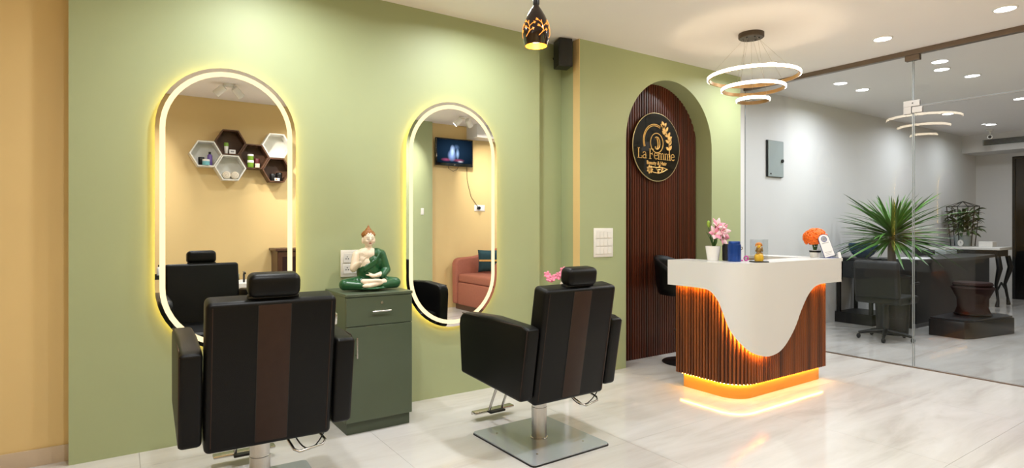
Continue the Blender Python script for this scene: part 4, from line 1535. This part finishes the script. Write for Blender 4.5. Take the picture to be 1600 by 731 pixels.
MB().box(-TW + .022, TW - .022, .0851, .0858, -TH_ + .045, TH_ - .02).build('screen', screen_mat(), tv)
MB().cyl((0, .0851, -TH_ + .022), (0, .0862, -TH_ + .022), .008, n=14).build('badge', M_STEEL, tv)
cbl = [(-.09, .03, -.2), (-.08, .03, -.25), (.0, .03, -.29), (.07, .03, -.26), (.1, .03, -.2)]
MB().tube(cbl, .004, 6).build('hanging_cable', M_BLACK, tv, smooth=60)
ws = switch_plate('wall_socket', 'white wall socket with black plug under the television', (4.86, YO, 1.57), .20, .10, 1, 2)
ws.rotation_euler = (0, 0, PI)
MB().cyl((0.03, -.012, 0), (.03, -.05, 0), .026, n=18).build('plug', M_BLACK, ws, smooth=40)
tag(MB().tube([(4.62, YO + .01, 2.22), (4.63, YO + .008, 2.0), (4.70, YO + .008, 1.75), (4.80, YO + .015, 1.62), (4.83, YO + .03, 1.575)], .004, 6).build('power_cord', M_DARKM, smooth=60),
    'thin power cord running from television to the wall socket', 'cord')
s_ = switch_plate('light_switch', 'single narrow light switch on the green pier beside television', (3.80, -4.17, 1.50), .05, .10, 1, 1)
s_.rotation_euler = (0, 0, PI)
t = MB().box(4.62, XG - .04, YO, -3.93, 2.665, CE).build('trim_5', M_WHITE)
struct(t, 'white boxed soffit under the ceiling right of the television', 'soffit')

# sofa facing the salon (its back towards the partition)
so = thing('sofa', 'terracotta tub sofa by the glass partition, seen in right mirror', 'sofa', (4.75, -3.5, 0))
MB().box(-.40, .42, -.62, .62, .0, .075).build('plinth', M_DWOOD, so)
rbox('seat_base', (.80, 1.06, .34), (-.02, 0, .245), M_TERRA, so, .02, 3)
rbox('seat_cushion', (.66, 1.05, .13), (-.085, 0, .48), M_TERRA, so, .04, 4)
rbox('backrest', (.17, 1.34, .84), (.37, 0, .50), M_TERRA, so, .06, 5)
for s in (-1, 1):
    pr = [(-.44, .08), (-.45, .70), (-.42, .765), (-.36, .785), (-.1, .80), (.15, .85), (.30, .90), (.30, .08)]
    MB().prism([(x, z) for x, z in pr], s * .535, s * .67, axis='y').build('armrest', M_TERRA, so, 50, .03, 4)
pl = thing('cushion', 'teal square cushion with gold band on the terracotta sofa', 'cushion', (4.79, -3.82, .735), math.radians(-62))
vs, fs = [], []
NP = 14
for sd in (1, -1):
    for i in range(NP + 1):
        for j in range(NP + 1):
            u, v = i / NP * 2 - 1, j / NP * 2 - 1
            pin = 1 - .07 * (abs(u) ** 1.5 * (1 - abs(v) ** 4) * 0 + 1) * (1 - max(abs(u), abs(v)) ** 6 * 0)
            th = .055 * max(0, (1 - u ** 4)) ** .6 * max(0, (1 - v ** 4)) ** .6
            edge = 1 - .06 * (1 - abs(v) ** 2) * abs(u) ** 3 * 1.0
            edge2 = 1 - .06 * (1 - abs(u) ** 2) * abs(v) ** 3
            vs.append((u * .19 * edge, sd * th, v * .18 * edge2))
L_ = (NP + 1) ** 2
for sd in (0, 1):
    for i in range(NP):
        for j in range(NP):
            a = sd * L_ + i * (NP + 1) + j
            fs.append((a, a + 1, a + NP + 2, a + NP + 1))
cm = MB().add(vs, fs)
co = cm.build('pad', M_TEAL, pl, smooth=70, rot=(-.22, 0, 0))
MB().box(-.165, .165, -.060, -.056, .01, .038).build('gold_band', M_GOLD, co, 40, .001, 1)
MB().box(-.165, .165, .056, .060, .01, .038).build('gold_band', M_GOLD, co, 40, .001, 1)
pl.rotation_euler = (0, 0, math.radians(35))

# low dark cabinet and wash basin
dc = thing('dark_wood_cabinet', 'dark brown wooden cabinet reflected at the right of the left mirror', 'cabinet', (2.0, -4.06, 0))
MB().box(-.33, .33, -.19, .16, .05, .96).build('carcass', M_DWOOD, dc)
MB().box(-.36, .36, -.2, .19, .961, .995).build('top', M_DWOOD, dc, 40, .006, 2)
MB().box(-.31, .31, -.18, .14, 0, .05).build('plinth', M_DWOOD, dc)
for s in (-1, 1):
    dd = MB().box(s * .165 - .158, s * .165 + .158, .1605, .178, .06, .95).build('door', M_DWOOD, dc, 40, .003, 1)
    MB().box(s * .165 - .11, s * .165 + .11, .1785, .182, .12, .89).build('door_panel', M_DKRED, dd, 40, .002, 1)
    MB().ell((s * .03, .19, .55), .012, 12, 8).build('knob', M_GOLD, dd, smooth=60)

wb = thing('shampoo_basin', 'white hair wash basin with black tap behind the salon chairs', 'wash basin', (1.26, -3.62, 0))
rbox('pedestal', (.34, .42, .46), (0, 0, .235), M_BLACK, wb, .03, 3)
MB().lathe([(0, .47), (.12, .47), (.2, .52), (.225, .62), (.215, .63), (.19, .56), (.11, .50), (0, .49)], n=32).build('bowl', M_PORC, wb, smooth=50)
MB().tube([(0, -.16, .60), (0, -.16, .70), (0, -.14, .72), (0, -.08, .715)], .012, 10).build('tap', M_BLACK, wb, smooth=60)
MB().box(-.012, .012, -.18, -.14, .721, .735).build('tap_lever', M_STEEL, wb, 40, .003, 2)
rbox('neck_rest', (.2, .09, .07), (.08, .235, .60), M_LEATHER, wb, .025, 4)
tr = thing('salon_trolley', 'black salon trolley with bottles at the left mirror edge', 'trolley', (.36, -3.62, 0))
for z in (.18, .45, .70):
    MB().box(-.15, .15, -.12, .12, z, z + .012).box(-.15, .15, -.12, -.112, z + .012, z + .045).box(-.15, .15, .112, .12, z + .012, z + .045).build('tray', M_BLACK, tr)
for sx in (-1, 1):
    for sy in (-1, 1):
        MB().tube([(sx * .155, sy * .1, .05), (sx * .155, sy * .1, .76)], .008, 8).build('upright', M_DARKM, tr, smooth=60)
        MB().ell((sx * .155, sy * .1, .026), (.012, .025, .025), 12, 8).build('castor', M_RUBBER, tr, smooth=60)
bottle(.30, -3.60, .7125, .028, .16, M_BLACK, M_STEEL, 'black bottle on the left of the trolley top tray')
bottle(.38, -3.64, .7125, .026, .14, M_PORC, M_BLACK, 'white bottle with black cap on the trolley top tray')

# ------------------------------------------------------------------ back room behind the glass
# drawer table against the white wall
dt = thing('drawer_table', 'charcoal drawer table under the blue bowl behind the glass', 'table', (8.22, -.14, 0))
MB().box(-.27, .27, -.235, .235, .835, .862).build('table_top', M_CHAR, dt, 40, .003, 1)
MB().box(-.25, .25, -.225, .225, .60, .834).build('drawer_case', M_CHAR, dt)
dd = MB().box(-.268, -.251, -.22, .22, .61, .825).build('drawer', M_CHAR, dt, 40, .003, 1)
MB().cyl((-.268, 0, .72), (-.29, 0, .72), .014, n=14).build('knob', M_BLACK, dd, smooth=40)
for sx in (-1, 1):
    for sy in (-1, 1):
        MB().box(sx * .23 - .02, sx * .23 + .02, sy * .2 - .02, sy * .2 + .02, .14, .599).build('leg', M_BLACKW, dt)
MB().box(-.27, .27, -.235, .235, 0, .14).build('foot_platform', M_BLACKW, dt, 40, .004, 1)

bw = thing('blue_bowl', 'large deep blue bowl on the charcoal drawer table', 'bowl', (8.15, -.17, .8625))
MB().lathe([(0, 0), (.07, 0), (.08, .008), (.13, .05), (.165, .11), (.172, .17), (.165, .19), (.155, .188), (.158, .16), (.15, .11), (.11, .05), (0, .02)], n=40).build('bowl_shell', M_NAVY, bw, smooth=50)

# large spiky plant
pt = thing('yucca_plant', 'large spiky green yucca plant in the middle of the back room', 'potted plant', (7.62, -.74, 0))
MB().lathe([(0, 0), (.15, 0), (.16, .01), (.19, .66), (.2, .69), (.18, .69), (.17, .64), (0, .64)], n=32).build('pot', M_BLACKW, pt, smooth=40)
MB().lathe([(0, .641), (.169, .641), (.169, .645), (0, .65)], n=20).build('soil', M_SOIL, pt)
MB().tube([(0, 0, .64), (-.01, .0, .8), (0, .01, 1.0), (0, 0, 1.22)], [.05, .045, .04, .03], 12).build('trunk', M_TRUNK, pt, smooth=60)
rr = random.Random(11)
variants = []
for k in range(6):
    l_ = (.62, .72, .8, .86, .7, .78)[k]
    sg_ = (.02, .10, .16, .22, .06, .13)[k]
    vs, fs = [], []
    n_ = 9
    for i in range(n_ + 1):
        u = i / n_
        px = l_ * u * (1 - .12 * sg_ * u)
        pz = -sg_ * l_ * u * u * 1.3
        w_ = .024 * (min(u * 6, 1) * (1 - u) ** .6 + .02)
        vs += [(px, -w_, pz + w_ * .35), (px, 0, pz), (px, w_, pz + w_ * .35)]
    for i in range(n_):
        for v in (0, 1):
            a = i * 3 + v
            fs.append((a, a + 1, a + 4, a + 3))
    variants.append(MB().add(vs, fs).mesh('leaf', M_YUCCA, smooth=80))
for i in range(170):
    el = math.asin(rr.uniform(-.28, .97))
    az = i * 2.39996 + rr.uniform(-.2, .2)
    h0 = 1.08 + .2 * (el + .6) / 2.2
    k = rr.randrange(6)
    sc = rr.uniform(.72, 1.0) * (.72 if el > .9 else 1)
    reach = sc * .8 * math.cos(el) * math.sin(az)
    if reach > .68:
        sc *= .68 / reach
    o = link('leaf', variants[k], pt, (.02 * math.cos(az), .02 * math.sin(az), h0), (rr.uniform(-.4, .4), -el, az), (sc, sc * 1.2, sc))

# black office chair with its back to the glass
oc = thing('office_chair', 'black office chair in front of the yucca planter beyond the glass', 'office chair', (7.17, -.86, 0), math.radians(-90))
MB().lathe([(.03, .08), (.03, .42)], n=16).build('post', M_BLACK, oc, smooth=40)
for k in range(5):
    a = 2 * PI * k / 5
    lg = MB().tube([(0, 0, .1), (.16 * math.cos(a), .16 * math.sin(a), .085), (.27 * math.cos(a), .27 * math.sin(a), .065)], [.03, .022, .016], 8).build('leg', M_BLACK, oc, smooth=60)
    MB().ell((.27 * math.cos(a), .27 * math.sin(a), .028), (.022, .022, .028), 12, 8).build('castor', M_RUBBER, lg, smooth=60)
rbox('seat', (.48, .46, .09), (0, .02, .46), M_RUBBER, oc, .03, 4)
rbox('backrest', (.46, .09, .42), (0, -.22, .69), M_RUBBER, oc, .04, 4, rot=(.1, 0, 0))
for s in (-1, 1):
    MB().tube([(s * .24, .0, .44), (s * .27, .0, .5), (s * .27, -.02, .64), (s * .27, .14, .65)], .016, 8).build('armrest', M_BLACK, oc, smooth=60)

# long dark desk
dk = thing('long_desk', 'long black desk with curved top behind the glass door', 'desk', (9.45, -.62, 0))
pts = [(-1.32, .22), (1.32, .22), (1.32, -.20)] + [(1.32 - 2.64 * i / 14, -.20 - .09 * math.sin(PI * i / 14)) for i in range(1, 14)] + [(-1.32, -.20)]
MB().prism(pts, .82, .86, axis='z').build('desk_top', M_CHAR, dk, 30)
MB().box(-1.25, 1.25, -.15, -.11, .06, .819).build('front_panel', M_BLACKW, dk)
for s in (-1, 1):
    MB().box(s * 1.25 - .02, s * 1.25 + .02, -.109, .21, 0, .819).build('side_panel', M_BLACKW, dk)
MB().box(.3, .34, -.109, .21, 0, .819).build('side_panel', M_BLACKW, dk)
tag(MB().prism([(8.2, -.78), (8.8, -.76), (8.8, -.46), (8.22, -.48)], .8605, .866, axis='z').build('paper_sheets', M_PAPER), 'white paper sheets lying on the long black desk', 'paper')
kb = thing('visitor_chair', 'black curved visitor chair standing behind the long desk', 'chair', (10.3, -.165, 0), math.radians(20))
kb.scale = (.78, .78, 1)
vs, fs = [], []
for i in range(17):
    a = PI * 1.15 * i / 16 - .08 * PI
    for z in (.60, .96):
        vs.append((.30 * math.cos(a), .28 * math.sin(a), z - (.06 if z > .8 else 0) * abs(math.cos(a)) ** 2))
for i in range(16):
    fs.append((2 * i, 2 * i + 1, 2 * i + 3, 2 * i + 2))
solid(MB().add(vs, fs).build('backrest', M_LEATHER, kb, smooth=70), .04)
rbox('seat', (.5, .5, .09), (0, .02, .46), M_LEATHER, kb, .03, 4)
for sx in (-1, 1):
    for sy in (-1, 1):
        MB().tube([(sx * .2, sy * .2, .42), (sx * .23, sy * .23, 0)], [.016, .011], 8).build('leg', M_BLACK, kb, smooth=60)
    MB().tube([(sx * .24, .05, .44), (sx * .29, .05, .62)], .014, 8).build('back_support', M_BLACK, kb, smooth=60)

# dark red seat on a low platform in front of the desk
pm = thing('low_platform', 'low black platform on the floor in front of the long desk', 'platform', (8.42, -1.26, 0))
MB().prism([(-.52, .25), (.52, .25), (.52, -.20), (.40, -.30), (-.42, -.16), (-.52, -.10)], .0, .19, axis='z').build('platform_block', M_BLACKW, pm, 40, .006, 1)
MB().prism([(-.50, .24), (.50, .24), (.50, -.19), (.39, -.28), (-.41, -.145), (-.50, -.09)], .1905, .21, axis='z').build('platform_top', M_CHAR, pm)
st = thing('red_tub_seat', 'dark red tub seat standing on the low black platform', 'seat', (8.50, -1.25, .2105))
MB().lathe([(0, 0), (.17, 0), (.18, .01), (.15, .10), (.155, .2), (.2, .30), (.215, .33), (.2, .345), (0, .35)], n=32).build('tub', M_DKRED, st, smooth=40)
MB().lathe([(0, .351), (.185, .351), (.2, .37), (.185, .395), (0, .40)], n=32).build('cushion', M_DKRED, st, smooth=50)
MB().lathe([(.183, .008), (.186, .012), (.186, .022), (.18, .026)], n=32).build('base_band', M_BLACK, st, smooth=40)

# console table with plants at the far end
ct = thing('console_table', 'white topped console table with carved black legs at the far end', 'console table', (11.6, -.30, 0))
MB().box(-.28, .28, -.42, .38, .90, .945).build('table_top', M_PORC, ct, 40, .006, 2)
MB().box(-.24, .24, -.38, .34, .80, .899).build('apron', M_BLACKW, ct)
for sx in (-1, 1):
    for sy in (-.38, .32):
        MB().tube([(sx * .22, sy, .80), (sx * .25, sy - .03 * (1 if sy < 0 else -1), .62), (sx * .2, sy + .03, .35), (sx * .22, sy, .12), (sx * .26, sy, .02)], [.035, .04, .022, .018, .03], 10).build('leg', M_BLACKW, ct, smooth=60)
for sy in (-.36, .3):
    MB().tube([(-.21, sy, .25), (0, sy, .38), (.21, sy, .25)], .014, 8).build('stretcher', M_BLACKW, ct, smooth=60)
tag(MB().box(11.42, 11.60, -.60, -.42, .9455, 1.03).build('white_box', M_PORC, bevel=.004, seg=1), 'small pale box at the right end of the console table', 'box')
fp = thing('framed_plant', 'leafy dark plant in a black wire frame on the console table', 'potted plant', (11.55, -.17, .9455))
MB().lathe([(0, 0), (.09, 0), (.1, .01), (.12, .17), (.11, .18), (0, .175)], n=24).build('pot', M_GREYBOX, fp, smooth=40)
top = [(.22 * math.cos(PI / 3 * k), .22 * math.sin(PI / 3 * k), .66) for k in range(6)]
bot = [(.16 * math.cos(PI / 3 * k), .16 * math.sin(PI / 3 * k), .006) for k in range(6)]
for k in range(6):
    MB().tube([bot[k], top[k], (0, 0, .74)], .007, 6).build('frame_bar', M_BLACK, fp)
    MB().tube([top[k], top[(k + 1) % 6]], .007, 6).build('frame_rail', M_BLACK, fp)
lv = leaf_blade((0, 0, 0), (.17, 0, .04), .028, .18, 6).mesh('leaf', M_FERN, smooth=80)
rr = random.Random(21)
for i in range(120):
    az = rr.uniform(0, 2 * PI)
    z = rr.uniform(.2, .58)
    q = rr.uniform(.0, .15)
    link('leaf', lv, fp, (q * math.cos(az), q * math.sin(az), z), (rr.uniform(-.5, .5), rr.uniform(-.5, .9), az), (1, 1, 1))
ck = thing('small_clock', 'small white faced clock in front of the framed plant', 'clock', (11.36, -.20, .9455), math.radians(-90))
MB().lathe([(0, -.012), (.05, -.012), (.055, 0), (.05, .012), (0, .012)], n=24, M=Matrix.Translation((0, 0, .058)) @ Matrix.Rotation(PI / 2, 4, 'X') @ Matrix.Diagonal((.75, 1, 1, 1))).build('case', M_PORC, ck, smooth=40)
MB().box(-.002, .002, -.0145, -.0125, .058, .085).box(0, .018, -.0145, -.0125, .056, .06).build('hands', M_INK, ck)
pr_ = thing('desktop_printer', 'pale printer on a stand beyond the long desk', 'printer', (10.95, .0, 0))
MB().box(-.22, .22, -.22, .09, .70, .90).build('body', M_GREYBOX, pr_, 40, .02, 3)
MB().box(-.2, .2, -.2, .07, .9005, .93).build('lid', M_PORC, pr_, 40, .008, 2)
MB().box(-.24, .24, -.24, .095, .0, .699).build('stand', M_BLACKW, pr_)

# ceiling fittings at the far end
vn = thing('air_vent', 'long slotted air vent on the face of the far soffit', 'air vent', (12.35, -.62, 2.71))
MB().box(-.02, -.001, -.42, .42, -.05, .05).build('frame', M_GREYBOX, vn, 40, .003, 1)
for k in range(4):
    MB().box(-.026, -.0205, -.40, .40, -.04 + k * .023, -.028 + k * .023).build('slat', M_DARKM, vn)
cc = thing('ceiling_camera', 'small white security camera under the back room ceiling', 'camera', (11.9, -.42, CE))
MB().lathe([(.05, 0), (.05, -.02), (.03, -.03), (0, -.03)], n=20).build('mount', M_PORC, cc, smooth=40)
MB().cyl((0, 0, -.03), (-.01, -.01, -.09), .012).build('arm', M_PORC, cc, smooth=40)
MB().cyl((.06, .02, -.10), (-.08, -.03, -.13), .035, n=18).build('body', M_PORC, cc, smooth=40)
MB().cyl((-.081, -.0303, -.1302), (-.085, -.032, -.131), .024, n=16).build('lens', M_BLACK, cc, smooth=40)
